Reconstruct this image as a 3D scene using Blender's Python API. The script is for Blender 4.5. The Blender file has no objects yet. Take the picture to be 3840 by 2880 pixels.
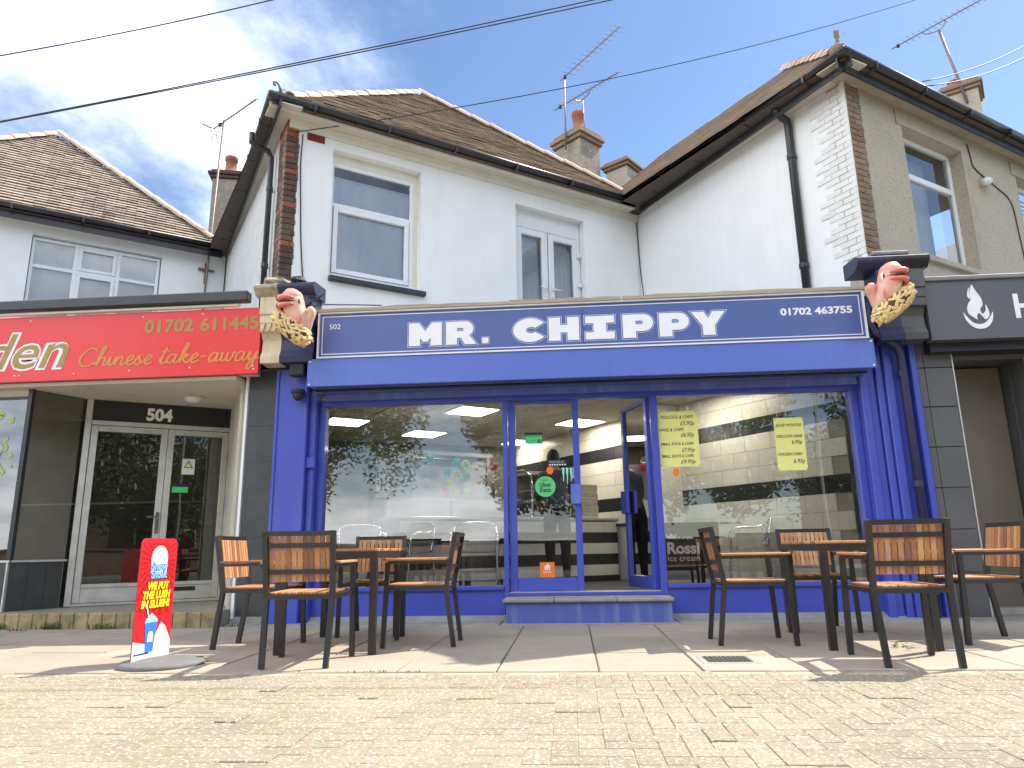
import bpy, bmesh, math, random
from mathutils import Vector, Matrix, noise
random.seed(7)
S = bpy.context.scene
COL = S.collection
R = math.radians

# ------------------------------------------------------------------ camera
def cam_matrix(pitch, roll, yaw, loc):
    cy, sy, cp, sp = math.cos(yaw), math.sin(yaw), math.cos(pitch), math.sin(pitch)
    f = Vector((sy*cp, cy*cp, sp)); r = Vector((cy, -sy, 0)); u = r.cross(f)
    r2 = r*math.cos(roll) + u*math.sin(roll); u2 = -r*math.sin(roll) + u*math.cos(roll)
    m = Matrix((r2, u2, -f)).transposed().to_4x4(); m.translation = loc
    return m
cam = bpy.data.cameras.new('camera'); cam.lens = 25.21; cam.sensor_width = 36; cam.clip_end = 2000; cam.clip_start = .05
camo = bpy.data.objects.new('camera', cam); COL.objects.link(camo)
camo.matrix_world = cam_matrix(R(12.97), R(-.956), R(-4.40), Vector((0, 0, .72)))
S.camera = camo

# ------------------------------------------------------------------ sky, sun, exposure
SUN = Vector((3.96, 2.64, 6.3)).normalized()
EL = math.asin(SUN.z); AZ = math.atan2(SUN.x, SUN.y)
w = bpy.data.worlds.new('World'); S.world = w; w.use_nodes = True
nt = w.node_tree; nt.nodes.clear()
def nd(t, typ, **k):
    n = t.nodes.new(typ)
    for a, b in k.items():
        if a.startswith('i_'): n.inputs[a[2:].replace('_', ' ')].default_value = b
        else: setattr(n, a, b)
    return n
def math_n(t, op, a, b=None, clamp=False):
    n = t.nodes.new('ShaderNodeMath'); n.operation = op; n.use_clamp = clamp
    for i, v in enumerate((a, b)):
        if v is None: continue
        if isinstance(v, (int, float)): n.inputs[i].default_value = v
        else: t.links.new(v, n.inputs[i])
    return n.outputs[0]
sky = nd(nt, 'ShaderNodeTexSky', sky_type='NISHITA', sun_disc=False, sun_elevation=EL, sun_rotation=AZ, altitude=30, air_density=1.0, dust_density=.25, ozone_density=3.6)
tc = nd(nt, 'ShaderNodeTexCoord')
sep = nd(nt, 'ShaderNodeSeparateXYZ'); nt.links.new(tc.outputs['Generated'], sep.inputs[0])
den = math_n(nt, 'ADD', math_n(nt, 'MAXIMUM', sep.outputs[2], 0.0), .22)
cx = math_n(nt, 'DIVIDE', sep.outputs[0], den); cyy = math_n(nt, 'DIVIDE', sep.outputs[1], den)
comb = nd(nt, 'ShaderNodeCombineXYZ'); nt.links.new(math_n(nt, 'SUBTRACT', cx, .42), comb.inputs[0]); nt.links.new(cyy, comb.inputs[1]); comb.inputs[2].default_value = 7.9
n1 = nd(nt, 'ShaderNodeTexNoise', i_Scale=.62, i_Detail=10.0, i_Roughness=.62, i_Distortion=.2); nt.links.new(comb.outputs[0], n1.inputs['Vector'])
n2 = nd(nt, 'ShaderNodeTexNoise', i_Scale=.27, i_Detail=2.0); nt.links.new(comb.outputs[0], n2.inputs['Vector'])
sh = math_n(nt, 'MULTIPLY', cx, -.05)           # more cloud towards the west, clearer to the east
sm = math_n(nt, 'ADD', math_n(nt, 'ADD', n1.outputs[0], math_n(nt, 'MULTIPLY', n2.outputs[0], .5)), sh)
ramp = nd(nt, 'ShaderNodeMapRange', interpolation_type='SMOOTHSTEP'); ramp.inputs['From Min'].default_value = .65; ramp.inputs['From Max'].default_value = .93
nt.links.new(sm, ramp.inputs['Value'])
mul = nd(nt, 'ShaderNodeMix', data_type='RGBA'); mul.blend_type = 'MIX'
nt.links.new(math_n(nt, 'POWER', ramp.outputs[0], 1.6), mul.inputs['Factor'])
nt.links.new(sky.outputs[0], mul.inputs[6]); mul.inputs[7].default_value = (16.0, 16.4, 17.4, 1)
bg = nd(nt, 'ShaderNodeBackground'); bg.inputs['Strength'].default_value = .05
nt.links.new(mul.outputs[2], bg.inputs['Color'])
wo = nd(nt, 'ShaderNodeOutputWorld'); nt.links.new(bg.outputs[0], wo.inputs[0])
sl = bpy.data.lights.new('sun', 'SUN'); sl.energy = 2.0; sl.angle = R(.53); sl.color = (1, .93, .82)
so = bpy.data.objects.new('sun', sl); COL.objects.link(so); so.rotation_euler = (-SUN).to_track_quat('-Z', 'Y').to_euler(); so.location = (20, 14, 30)
S.view_settings.view_transform = 'Standard'; S.view_settings.look = 'None'; S.view_settings.gamma = 1; S.view_settings.use_curve_mapping = False
S.view_settings.exposure = 2.02

# ------------------------------------------------------------------ materials
def lin(c): return tuple(((v/12.92) if v <= .04045 else ((v+.055)/1.055)**2.4) for v in c)
def hx(h): return lin(tuple(int(h[i:i+2], 16)/255 for i in (0, 2, 4)))
M = {}
def mat(name, col, rough=.6, var=0., vscale=6., col2=None, bump=0., bscale=60., metal=0., spec=.5, coat=0., det=5., fleck=None, fscale=300., obj=0., emit=None, es=0., stretch=None, streak=None):
    """plain procedural surface: large-scale tone change (var/col2), fine relief (bump), aggregate flecks, per-object tone"""
    m = bpy.data.materials.new(name); m.use_nodes = True; t = m.node_tree; t.nodes.clear()
    out = nd(t, 'ShaderNodeOutputMaterial'); b = nd(t, 'ShaderNodeBsdfPrincipled'); t.links.new(b.outputs[0], out.inputs[0])
    b.inputs['Roughness'].default_value = rough; b.inputs['Metallic'].default_value = metal
    b.inputs['Specular IOR Level'].default_value = spec; b.inputs['Coat Weight'].default_value = coat
    c = tuple(col[:3]); cur = None
    tcn = nd(t, 'ShaderNodeTexCoord'); vec = tcn.outputs['Object']
    if obj > 0:
        oi0 = nd(t, 'ShaderNodeObjectInfo'); va = nd(t, 'ShaderNodeVectorMath'); t.links.new(vec, va.inputs[0]); t.links.new(oi0.outputs['Location'], va.inputs[1]); vec = va.outputs[0]
    base_vec = vec
    if stretch:
        mp = nd(t, 'ShaderNodeMapping'); mp.inputs['Scale'].default_value = stretch; t.links.new(vec, mp.inputs[0]); vec = mp.outputs[0]
    rgb = nd(t, 'ShaderNodeRGB'); rgb.outputs[0].default_value = (*c, 1); cur = rgb.outputs[0]
    def mix(fac, a, col, blend='MIX'):
        x = nd(t, 'ShaderNodeMix', data_type='RGBA'); x.blend_type = blend; t.links.new(fac, x.inputs['Factor'])
        t.links.new(a, x.inputs[6]); x.inputs[7].default_value = (*col[:3], 1); return x.outputs[2]
    if var > 0 or col2:
        n = nd(t, 'ShaderNodeTexNoise', i_Scale=vscale, i_Detail=det, i_Roughness=.62); t.links.new(vec, n.inputs['Vector'])
        mr = nd(t, 'ShaderNodeMapRange'); mr.inputs['From Min'].default_value = .38; mr.inputs['From Max'].default_value = .68; t.links.new(n.outputs[0], mr.inputs[0])
        c2 = col2 if col2 else tuple(v*.55 for v in c)
        f = math_n(t, 'MULTIPLY', mr.outputs[0], var if var > 0 else 1.)
        cur = mix(f, cur, c2)
    if streak:
        mp = nd(t, 'ShaderNodeMapping'); mp.inputs['Scale'].default_value = (9, 9, .7); t.links.new(tcn.outputs['Object'], mp.inputs[0])
        n = nd(t, 'ShaderNodeTexNoise', i_Scale=1.0, i_Detail=6.0, i_Roughness=.6); t.links.new(mp.outputs[0], n.inputs['Vector'])
        mr = nd(t, 'ShaderNodeMapRange'); mr.inputs['From Min'].default_value = .52; mr.inputs['From Max'].default_value = .75; t.links.new(n.outputs[0], mr.inputs[0])
        cur = mix(math_n(t, 'MULTIPLY', mr.outputs[0], streak[1]), cur, streak[0])
    if fleck:
        for k, (fc, th) in enumerate(fleck):
            n = nd(t, 'ShaderNodeTexNoise', i_Scale=fscale*(1+.37*k), i_Detail=2.0); t.links.new(base_vec, n.inputs['Vector'])
            mr = nd(t, 'ShaderNodeMapRange'); mr.inputs['From Min'].default_value = th; mr.inputs['From Max'].default_value = th+.08; t.links.new(n.outputs[0], mr.inputs[0])
            cur = mix(mr.outputs[0], cur, fc)
    if obj > 0:
        oi = nd(t, 'ShaderNodeObjectInfo'); hs = nd(t, 'ShaderNodeHueSaturation')
        mr = nd(t, 'ShaderNodeMapRange'); mr.inputs['To Min'].default_value = 1-obj; mr.inputs['To Max'].default_value = 1+obj; t.links.new(oi.outputs['Random'], mr.inputs[0])
        t.links.new(mr.outputs[0], hs.inputs['Value']); t.links.new(cur, hs.inputs['Color']); cur = hs.outputs[0]
    t.links.new(cur, b.inputs['Base Color'])
    if bump > 0:
        n = nd(t, 'ShaderNodeTexNoise', i_Scale=bscale, i_Detail=4.0, i_Roughness=.6); t.links.new(vec, n.inputs['Vector'])
        bp = nd(t, 'ShaderNodeBump'); bp.inputs['Strength'].default_value = min(1, bump); bp.inputs['Distance'].default_value = .004*max(1, bump*2)
        t.links.new(n.outputs[0], bp.inputs['Height']); t.links.new(bp.outputs[0], b.inputs['Normal'])
    if emit: b.inputs['Emission Color'].default_value = (*emit, 1); b.inputs['Emission Strength'].default_value = es
    M[name] = m; return m
def glass(name, ior=1.75, tint=(1, 1, 1), haze=0., boost=1.):
    m = bpy.data.materials.new(name); m.use_nodes = True; t = m.node_tree; t.nodes.clear()
    out = nd(t, 'ShaderNodeOutputMaterial'); tr = nd(t, 'ShaderNodeBsdfTransparent'); tr.inputs[0].default_value = (*tint, 1)
    gl = nd(t, 'ShaderNodeBsdfGlossy'); gl.inputs['Roughness'].default_value = .0
    fr = nd(t, 'ShaderNodeFresnel'); fr.inputs[0].default_value = ior
    n = nd(t, 'ShaderNodeTexNoise', i_Scale=1.3, i_Detail=1.0); tcn = nd(t, 'ShaderNodeTexCoord'); t.links.new(tcn.outputs['Object'], n.inputs['Vector'])
    bp = nd(t, 'ShaderNodeBump'); bp.inputs['Strength'].default_value = .05; bp.inputs['Distance'].default_value = .02; t.links.new(n.outputs[0], bp.inputs['Height']); t.links.new(bp.outputs[0], gl.inputs['Normal'])
    mx = nd(t, 'ShaderNodeMixShader'); t.links.new(math_n(t, 'MULTIPLY', fr.outputs[0], boost, True), mx.inputs[0]); t.links.new(tr.outputs[0], mx.inputs[1]); t.links.new(gl.outputs[0], mx.inputs[2])
    t.links.new(mx.outputs[0], out.inputs[0]); M[name] = m
# ---- paints, masonry, metals
mat('white_render', (.87, .875, .87), .85, .5, 1.4, (.78, .78, .755), .4, 90, streak=((.52, .49, .41), .11))
mat('white_plain', (.80, .81, .80), .7, .2, 3)
mat('pebble_white', (.66, .67, .66), .95, .3, 3, fleck=[((.35, .35, .34), .60), ((.85, .85, .85), .62)], fscale=55, bump=1., bscale=70)
mat('pebble_grey', (.48, .415, .325), .95, .35, 2.5, (.39, .335, .26), bump=1., bscale=75, fleck=[((.17, .14, .11), .60), ((.62, .57, .48), .63)], fscale=60)
mat('cement_band', (.44, .38, .295), .9, .4, 5, bump=.4)
mat('pebble_chimney', (.33, .28, .22), .95, .6, 4, (.18, .16, .13), bump=1., bscale=45, fleck=[((.62, .57, .48), .62)], fscale=30)
mat('cream_paint', (.72, .62, .44), .6, .5, 7, (.55, .43, .25), .3, 40, streak=((.25, .19, .1), .35))
mat('old_stone', (.52, .45, .33), .9, .8, 12, (.2, .18, .13), .8, 40)
mat('soffit_cream', (.66, .62, .52), .7, .6, 3, (.5, .45, .35), .2)
mat('blue_paint', (.058, .088, .47), .36, .45, 2.6, (.05, .07, .37), .06, 30, coat=.15)
mat('blue_panel', (.11, .175, .56), .3, .3, 1.4, (.095, .145, .50), .0, coat=.1, streak=((.19, .24, .66), .25))
mat('blue_weathered', (.09, .14, .42), .6, .6, 5, (.07, .09, .42), .3, 40, streak=((.42, .47, .62), .35))
mat('navy_sign', (.085, .13, .35), .35, .2, 2, (.075, .11, .29))
mat('navy_corbel', (.022, .028, .085), .45, .5, 8, (.035, .04, .09), .3)
mat('sign_white', (.82, .83, .85), .5, .1, 5)
mat('line_white', (.80, .80, .82), .4)
mat('gold', (.40, .27, .07), .5, .3, 8)
mat('gold_red', (.66, .27, .06), .5, .3, 8)
mat('red_sign', (.78, .03, .03), .35, .25, 2.2, (.68, .025, .028), coat=.1, streak=((.55, .05, .05), .3))
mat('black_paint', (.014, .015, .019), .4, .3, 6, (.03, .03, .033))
mat('black_gutter', (.028, .029, .033), .35, .4, 5, (.05, .05, .05), .15, 20)
mat('grey_sign', (.10, .105, .12), .45, .2, 3)
mat('tile_dark', (.042, .046, .05), .35, .6, 4, (.075, .08, .08), .1, 30, obj=.12)
mat('grout', (.5, .5, .48), .9)
mat('charcoal', (.085, .087, .09), .4, .5, 2, (.12, .12, .118), obj=.1)
mat('timber_grey', (.46, .41, .31), .9, .8, 3, (.27, .24, .18), .6, 30, stretch=(.6, 14, 14))
mat('alu_frame', (.62, .62, .58), .42, .6, 5, (.42, .41, .36), metal=.55, bump=.1)
mat('upvc', (.80, .81, .82), .3, .12, 4)
mat('upvc_aged', (.74, .72, .62), .4, .5, 3, (.6, .54, .4))
mat('curtain', (.86, .91, .97), .95, .5, 22, (.90, .92, .95), stretch=(1, 1, .25))
mat('lace', (.86, .92, .99), .95, .6, 26, (.72, .81, .95), det=8)  # blue tint painted in to replace the panes' weaker sky reflection
mat('rubber', (.02, .02, .022), .6)
mat('brick_dark', (.115, .075, .055), .9, .7, 9, (.06, .045, .038), .6, 80, obj=.35)
mat('brick_red', (.33, .10, .055), .9, .6, 9, (.18, .06, .04), .6, 80, obj=.3)
mat('brick_haze', (.27, .18, .12), .9, .6, 9, (.18, .13, .09), .6, 80, obj=.22)
mat('brick_white', (.77, .78, .76), .8, .3, 9, (.63, .62, .57), .5, 60, obj=.05)
mat('mortar', (.30, .26, .20), .95, .5, 10, bump=.5)
mat('terracotta', (.42, .155, .085), .8, .6, 6, (.3, .11, .07), .3, 30)
mat('air_brick', (.24, .045, .035), .8, .4, 20)
mat('air_hole', (.05, .015, .012), .9)
mat('hip_tile', (.60, .45, .34), .8, .5, 6, (.50, .36, .27), .3, 40, obj=.12)
mat('roof_tile', (.42, .34, .27), .85, .8, 3.2, (.27, .215, .17), .5, 40, obj=.18, fleck=[((.40, .33, .25), .66)], fscale=9)
mat('roof_under', (.10, .08, .065), .9)
mat('lead', (.22, .23, .25), .6, .5, 5)
# ---- ground
mat('slab', (.365, .305, .235), .85, .6, 1.9, (.275, .235, .185), .5, 130, obj=.10, fleck=[((.20, .17, .14), .725), ((.50, .44, .36), .66)], fscale=26)
mat('slab_joint', (.085, .075, .06), .95, .5, 30)
mat('block', (.335, .28, .20), .95, .8, 1.1, (.235, .197, .142), 1., 90, obj=.07, fleck=[((.62, .55, .43), .585), ((.20, .165, .12), .61)], fscale=58)
mat('block_bed', (.47, .40, .29), .95, .6, 9, (.30, .25, .18), .8, 200)
mat('asphalt', (.085, .085, .085), .9, .5, 3, (.12, .118, .115), .8, 200)
mat('tarmac_old', (.26, .24, .21), .9, .5, 2.5, (.12, .11, .1), .7, 180)
mat('concrete', (.33, .32, .29), .9, .6, 6, (.2, .195, .18), .5, 60)
mat('quarry_tile', (.40, .30, .14), .75, .9, 8, (.17, .14, .08), .3, 60, obj=.12)
mat('terrazzo', (.30, .27, .21), .6, .6, 4, (.2, .18, .14), .2, 100)
mat('iron', (.10, .10, .10), .55, .5, 12, metal=.6, bump=.3)
mat('grass_far', (.06, .10, .025), .95, .6, .3, (.05, .07, .02))
# ---- furniture
mat('wood_a', (.46, .21, .08), .5, .8, 5, (.30, .12, .045), .25, 40, stretch=(30, 30, 2), obj=.25)
mat('wood_b', (.56, .31, .14), .5, .8, 5, (.40, .19, .08), .25, 40, stretch=(30, 30, 2), obj=.2)
mat('wood_c', (.32, .135, .055), .5, .8, 5, (.21, .08, .035), .25, 40, stretch=(30, 30, 2), obj=.25)
mat('frame_black', (.018, .016, .015), .38, .4, 8, (.03, .027, .025), spec=.6)
mat('chrome', (.75, .76, .78), .13, metal=1.)
mat('steel', (.52, .53, .53), .32, .4, 4, (.4, .4, .4), metal=.85, stretch=(1, 1, 12))
mat('base_grey', (.17, .17, .165), .75, .5, 10, (.1, .1, .1), .4, 90)
# ---- interior
mat('ceiling_tile', (.62, .59, .53), .9, .2, 3, bump=.2)
mat('wall_tile', (.74, .74, .70), .25, .15, 2, obj=.05)
mat('wall_tile_dark', (.03, .032, .04), .2, .2, 3)
mat('floor_dark', (.06, .06, .065), .35, .4, 4)
mat('grout_dim', (.33, .33, .3), .9)
mat('light_panel', (.9, .85, .7), .5, emit=(1., .89, .68), es=5.6)
mat('brown_panel', (.17, .145, .115), .5, .4, 3)
mat('dark_room', (.02, .02, .022), .9)
mat('dim_room', (.16, .15, .13), .9, .5, 2)
mat('box_card', (.62, .60, .55), .7, .2, 9, obj=.12)
mat('paper_yellow', (.80, .80, .26), .7, .1, 3)
mat('paper_white', (.8, .8, .76), .7)
mat('ink', (.03, .03, .035), .7)
mat('green_bright', (.06, .62, .20), .6)
mat('green_sticker', (.12, .55, .20), .5)
mat('lime', (.45, .72, .22), .6)
mat('leaf_print', (.34, .42, .12), .6)
mat('teal', (.10, .55, .42), .6)
mat('cyan_logo', (.30, .78, .70), .5)
mat('orange', (.85, .20, .02), .5)
mat('red_label', (.66, .06, .04), .6)
mat('yellow_ink', (.85, .75, .02), .5)
mat('cup_blue', (.05, .22, .72), .4)
mat('board_red', (.66, .022, .03), .35, coat=.1)
mat('board_red2', (.48, .012, .02), .35)
mat('pale_blue', (.35, .60, .85), .5)
mat('print_black', (.012, .012, .013), .5)
mat('shirt', (.075, .09, .12), .9, .4, 9, bump=.3)
mat('trousers', (.010, .010, .011), .9)
mat('skin', (.45, .25, .17), .6)
mat('hair', (.03, .022, .018), .7)
mat('fish_pink', (.74, .33, .25), .45, .9, 3.4, (.84, .60, .42), .3, 14, coat=.15)
mat('fish_lip', (.74, .20, .16), .35, .3, 9, coat=.3)
mat('chip_yellow', (.80, .62, .30), .5, .6, 14, (.70, .50, .20), .2, obj=.14)
mat('chip_dark', (.10, .055, .03), .8, .5, 20)
mat('cable', (.025, .025, .03), .6)
mat('aerial', (.20, .14, .12), .5, .5, 8, (.32, .31, .32), metal=.5)
mat('wood_cross', (.20, .10, .05), .7, .5, 20)
mat('bark', (.09, .07, .05), .95, .6, 12, (.05, .04, .03), .8, 30)
mat('leaf_a', (.08, .12, .03), .6, .7, 2.0, (.115, .16, .04))
mat('leaf_b', (.10, .15, .035), .6, .7, 2.0, (.06, .095, .022))
mat('blossom', (.70, .64, .52), .8)
mat('weed', (.07, .13, .03), .8, .5, 20, (.12, .14, .04))
glass('shop_glass', 1.95, (.95, .97, .97), boost=2.0)
glass('door_glass', 1.85, (.95, .97, .97), boost=1.6)
glass('house_glass', 1.85, (.98, .99, 1.), boost=1.5)

# ------------------------------------------------------------------ mesh builder
ORG = {}
class MB:
    def __init__(s): s.v = []; s.f = []; s.m = []; s.cm = 0
    def add(s, vs, fs):
        o = len(s.v); s.v += [Vector(p) for p in vs]
        for f in fs: s.f.append(tuple(o+i for i in f)); s.m.append(s.cm)
        return s
    def box(s, x0, x1, y0, y1, z0, z1):
        return s.add([(x0,y0,z0),(x1,y0,z0),(x1,y1,z0),(x0,y1,z0),(x0,y0,z1),(x1,y0,z1),(x1,y1,z1),(x0,y1,z1)],
            [(0,3,2,1),(4,5,6,7),(0,1,5,4),(1,2,6,5),(2,3,7,6),(3,0,4,7)])
    def cbox(s, x0, x1, y0, y1, z0, z1, b=.004):
        """box with chamfered edges"""
        vs = []; idx = {}
        X, Y, Z = (x0, x1), (y0, y1), (z0, z1); c = [(x0+x1)/2, (y0+y1)/2, (z0+z1)/2]
        b = min(b, abs(x1-x0)*.45, abs(y1-y0)*.45, abs(z1-z0)*.45)
        for i in (0, 1):
            for j in (0, 1):
                for k in (0, 1):
                    p = [X[i], Y[j], Z[k]]; sg = [1 if i else -1, 1 if j else -1, 1 if k else -1]
                    for a in range(3):
                        q = [p[t]-sg[t]*b if t != a else p[t] for t in range(3)]
                        idx[(i,j,k,a)] = len(vs); vs.append(q)
        F = []
        def q4(*ks): F.append([idx[k] for k in ks])
        for a, t in ((0,0),(0,1)): q4((t,0,0,0),(t,1,0,0),(t,1,1,0),(t,0,1,0))
        for t in (0,1): q4((0,t,0,1),(1,t,0,1),(1,t,1,1),(0,t,1,1)); q4((0,0,t,2),(1,0,t,2),(1,1,t,2),(0,1,t,2))
        for i in (0,1):
            for j in (0,1):
                q4((i,j,0,0),(i,j,0,1),(i,j,1,1),(i,j,1,0)); q4((i,0,j,0),(i,0,j,2),(i,1,j,2),(i,1,j,0)); q4((0,i,j,1),(0,i,j,2),(1,i,j,2),(1,i,j,1))
                for k in (0,1): q4((i,j,k,0),(i,j,k,1),(i,j,k,2))
        ce = Vector(c); out = []
        for f in F:
            P = [Vector(vs[i]) for i in f]; nn = (P[1]-P[0]).cross(P[2]-P[0]); m = sum(P, Vector())/len(P)-ce
            out.append(tuple(f) if nn.dot(m) > 0 else tuple(reversed(f)))
        return s.add(vs, out)
    def bar(s, p, q, w, d=None, up=(0,0,1)):
        """square bar from p to q"""
        p, q = Vector(p), Vector(q); d = d or w; a = (q-p).normalized(); u = Vector(up)
        if abs(a.dot(u)) > .98: u = Vector((0,1,0))
        r = a.cross(u).normalized()*w/2; t = r.cross(a).normalized()*d/2
        vs = [p-r-t, p+r-t, p+r+t, p-r+t, q-r-t, q+r-t, q+r+t, q-r+t]
        return s.add(vs, [(0,1,2,3),(7,6,5,4),(0,4,5,1),(1,5,6,2),(2,6,7,3),(3,7,4,0)])
    def tube(s, pts, r, n=8, caps=True):
        pts = [Vector(p) for p in pts]; rs = r if isinstance(r, (list, tuple)) else [r]*len(pts); o = len(s.v); ref = None
        for i, p in enumerate(pts):
            a = (pts[min(i+1, len(pts)-1)]-pts[max(i-1, 0)]).normalized()
            if ref is None: ref = Vector((0,0,1)) if abs(a.z) < .9 else Vector((0,1,0))
            x = a.cross(ref).normalized(); y = x.cross(a).normalized(); ref = y
            for k in range(n):
                t = 2*math.pi*k/n; s.v.append(p+(x*math.cos(t)+y*math.sin(t))*rs[i])
        for i in range(len(pts)-1):
            for k in range(n):
                a = o+i*n+k; b = o+i*n+(k+1) % n; s.f.append((a, b, b+n, a+n)); s.m.append(s.cm)
        if caps:
            s.f.append(tuple(o+k for k in reversed(range(n)))); s.m.append(s.cm)
            e = o+(len(pts)-1)*n; s.f.append(tuple(e+k for k in range(n))); s.m.append(s.cm)
        return s
    def ell(s, c, rx, ry, rz, nu=12, nv=8, fn=None):
        o = len(s.v); c = Vector(c)
        for j in range(nv+1):
            ph = math.pi*j/nv
            for i in range(nu):
                th = 2*math.pi*i/nu; d = Vector((math.sin(ph)*math.cos(th), math.sin(ph)*math.sin(th), math.cos(ph)))
                p = Vector((d.x*rx, d.y*ry, d.z*rz)); s.v.append(c+(fn(p, d) if fn else p))
        for j in range(nv):
            for i in range(nu):
                a = o+j*nu+i; b = o+j*nu+(i+1) % nu; s.f.append((a, a+nu, b+nu, b)); s.m.append(s.cm)
        return s
    def prism(s, poly, org, ax, ay, dep):
        """polygon (a,b) pairs placed at org+a*ax+b*ay, extruded by vector dep"""
        org, ax, ay, dep = Vector(org), Vector(ax), Vector(ay), Vector(dep); n = len(poly)
        P = [org+ax*a+ay*b for a, b in poly]; Q = [p+dep for p in P]
        fs = [tuple(range(n)), tuple(reversed(range(n, 2*n)))]
        ar = sum(poly[i][0]*poly[(i+1) % n][1]-poly[(i+1) % n][0]*poly[i][1] for i in range(n))
        sgn = ar*ax.cross(ay).dot(dep)
        for i in range(n): j = (i+1) % n; fs.append((i, i+n, j+n, j))
        if sgn < 0: fs = [tuple(reversed(f)) for f in fs]
        fs = [tuple(reversed(f)) for f in fs]
        return s.add(P+Q, fs)
    def tf(s, mtx, start=0):
        for i in range(start, len(s.v)): s.v[i] = mtx @ s.v[i]
        return s
    def mesh(s, name, mats, off=None, smooth=False):
        me = bpy.data.meshes.new(name); off = off or Vector()
        me.from_pydata([tuple(v-off) for v in s.v], [], s.f)
        for m in (mats if isinstance(mats, (list, tuple)) else [mats]): me.materials.append(M[m] if isinstance(m, str) else m)
        me.polygons.foreach_set('material_index', s.m)
        if smooth: me.polygons.foreach_set('use_smooth', [True]*len(s.f))
        me.update(); return me
    def build(s, name, mats, parent=None, smooth=False):
        off = ORG.get(parent.name, Vector()) if parent else Vector()
        o = bpy.data.objects.new(name, s.mesh(name, mats, off, smooth)); COL.objects.link(o)
        if parent: o.parent = parent
        ORG[o.name] = off
        return o
def empty(name, loc, label, cat, group=None, rz=0.):
    o = bpy.data.objects.new(name, None); COL.objects.link(o); o.location = loc; o.rotation_euler = (0, 0, rz); o.empty_display_size = .2
    ORG[o.name] = Vector(loc); return tag(o, label, cat, group)
def tag(o, label, cat, group=None):
    o['label'] = label; o['category'] = cat
    if group: o['group'] = group
    return o
def kind(o, k): o['kind'] = k; return o
def inst(name, me, parent, loc, rot=(0, 0, 0), sc=None):
    """object sharing a mesh; loc in world space (parent unrotated)"""
    o = bpy.data.objects.new(name, me); COL.objects.link(o)
    off = ORG.get(parent.name, Vector()) if parent else Vector()
    o.location = Vector(loc)-off; o.rotation_euler = rot
    if sc: o.scale = sc
    if parent: o.parent = parent
    return o
def copy_tree(o, parent=None):
    c = o.copy(); COL.objects.link(c); c.parent = parent
    for ch in o.children: copy_tree(ch, c)
    return c
class Fr:
    """a vertical plane: s along, d into the building, z up"""
    def __init__(s, o, q=None, d=None):
        s.o = Vector((o[0], o[1], 0))
        if q is not None: d = (q[0]-o[0], q[1]-o[1])
        s.u = Vector((d[0], d[1], 0)).normalized(); s.n = Vector((-s.u.y, s.u.x, 0)); s.ang = math.atan2(s.u.y, s.u.x)
        s.m = Matrix(((s.u.x, s.n.x, 0, s.o.x), (s.u.y, s.n.y, 0, s.o.y), (0, 0, 1, 0), (0, 0, 0, 1)))
    def p(s, a, d, z): return s.o+s.u*a+s.n*d+Vector((0, 0, z))
def fbox(mb, fr, s0, s1, d0, d1, z0, z1, b=0):
    k = len(mb.v)
    (mb.cbox(s0, s1, d0, d1, z0, z1, b) if b else mb.box(s0, s1, d0, d1, z0, z1)); return mb.tf(fr.m, k)
def wall(fr, s0, s1, z0, z1, holes=(), th=.25):
    mb = MB(); k = 0
    ss = sorted({s0, s1, *[h[0] for h in holes], *[h[1] for h in holes]}); zs = sorted({z0, z1, *[h[2] for h in holes], *[h[3] for h in holes]})
    for i in range(len(ss)-1):
        for j in range(len(zs)-1):
            a, b, c, e = ss[i], ss[i+1], zs[j], zs[j+1]; m = ((a+b)/2, (c+e)/2)
            if any(h[0] < m[0] < h[1] and h[2] < m[1] < h[3] for h in holes): continue
            mb.add([(a,0,c),(b,0,c),(b,0,e),(a,0,e)], [(0,1,2,3)]); mb.add([(a,th,c),(b,th,c),(b,th,e),(a,th,e)], [(3,2,1,0)])
    for h in holes:
        a, b, c, e = h[:4]
        mb.add([(a,0,c),(b,0,c),(b,th,c),(a,th,c)], [(0,1,2,3)]); mb.add([(a,0,e),(b,0,e),(b,th,e),(a,th,e)], [(3,2,1,0)])
        mb.add([(a,0,c),(a,0,e),(a,th,e),(a,th,c)], [(3,2,1,0)]); mb.add([(b,0,c),(b,0,e),(b,th,e),(b,th,c)], [(0,1,2,3)])
    mb.add([(s0,0,z1),(s1,0,z1),(s1,th,z1),(s0,th,z1)], [(0,1,2,3)])
    for a, f in ((s0, (0,1,2,3)), (s1, (3,2,1,0))): mb.add([(a,0,z0),(a,0,z1),(a,th,z1),(a,th,z0)], [f])
    return mb.tf(fr.m)
# ---- flat shapes: text and outlined letters
_tx = {}
def text_mb(txt, size, off=0., shear=0., align='LEFT', sx=1., space=1., ext=.001):
    """lettering as a thin solid in the xy plane; returns (verts, faces, width)"""
    key = (txt, size, off, shear, align, sx, space, ext)
    if key in _tx: return _tx[key]
    c = bpy.data.curves.new('t', 'FONT'); c.body = txt; c.size = size; c.offset = off; c.shear = shear; c.align_x = align; c.extrude = ext; c.resolution_u = 3; c.space_character = space; c.space_line = 1.0
    o = bpy.data.objects.new('t', c); COL.objects.link(o)
    dg = bpy.context.evaluated_depsgraph_get(); me = bpy.data.meshes.new_from_object(o.evaluated_get(dg), depsgraph=dg)
    vs = [Vector((v.co.x*sx, v.co.y, v.co.z)) for v in me.vertices]; fs = [tuple(p.vertices) for p in me.polygons]
    bpy.data.objects.remove(o); bpy.data.curves.remove(c); bpy.data.meshes.remove(me)
    _tx[key] = (vs, fs); return _tx[key]
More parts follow.
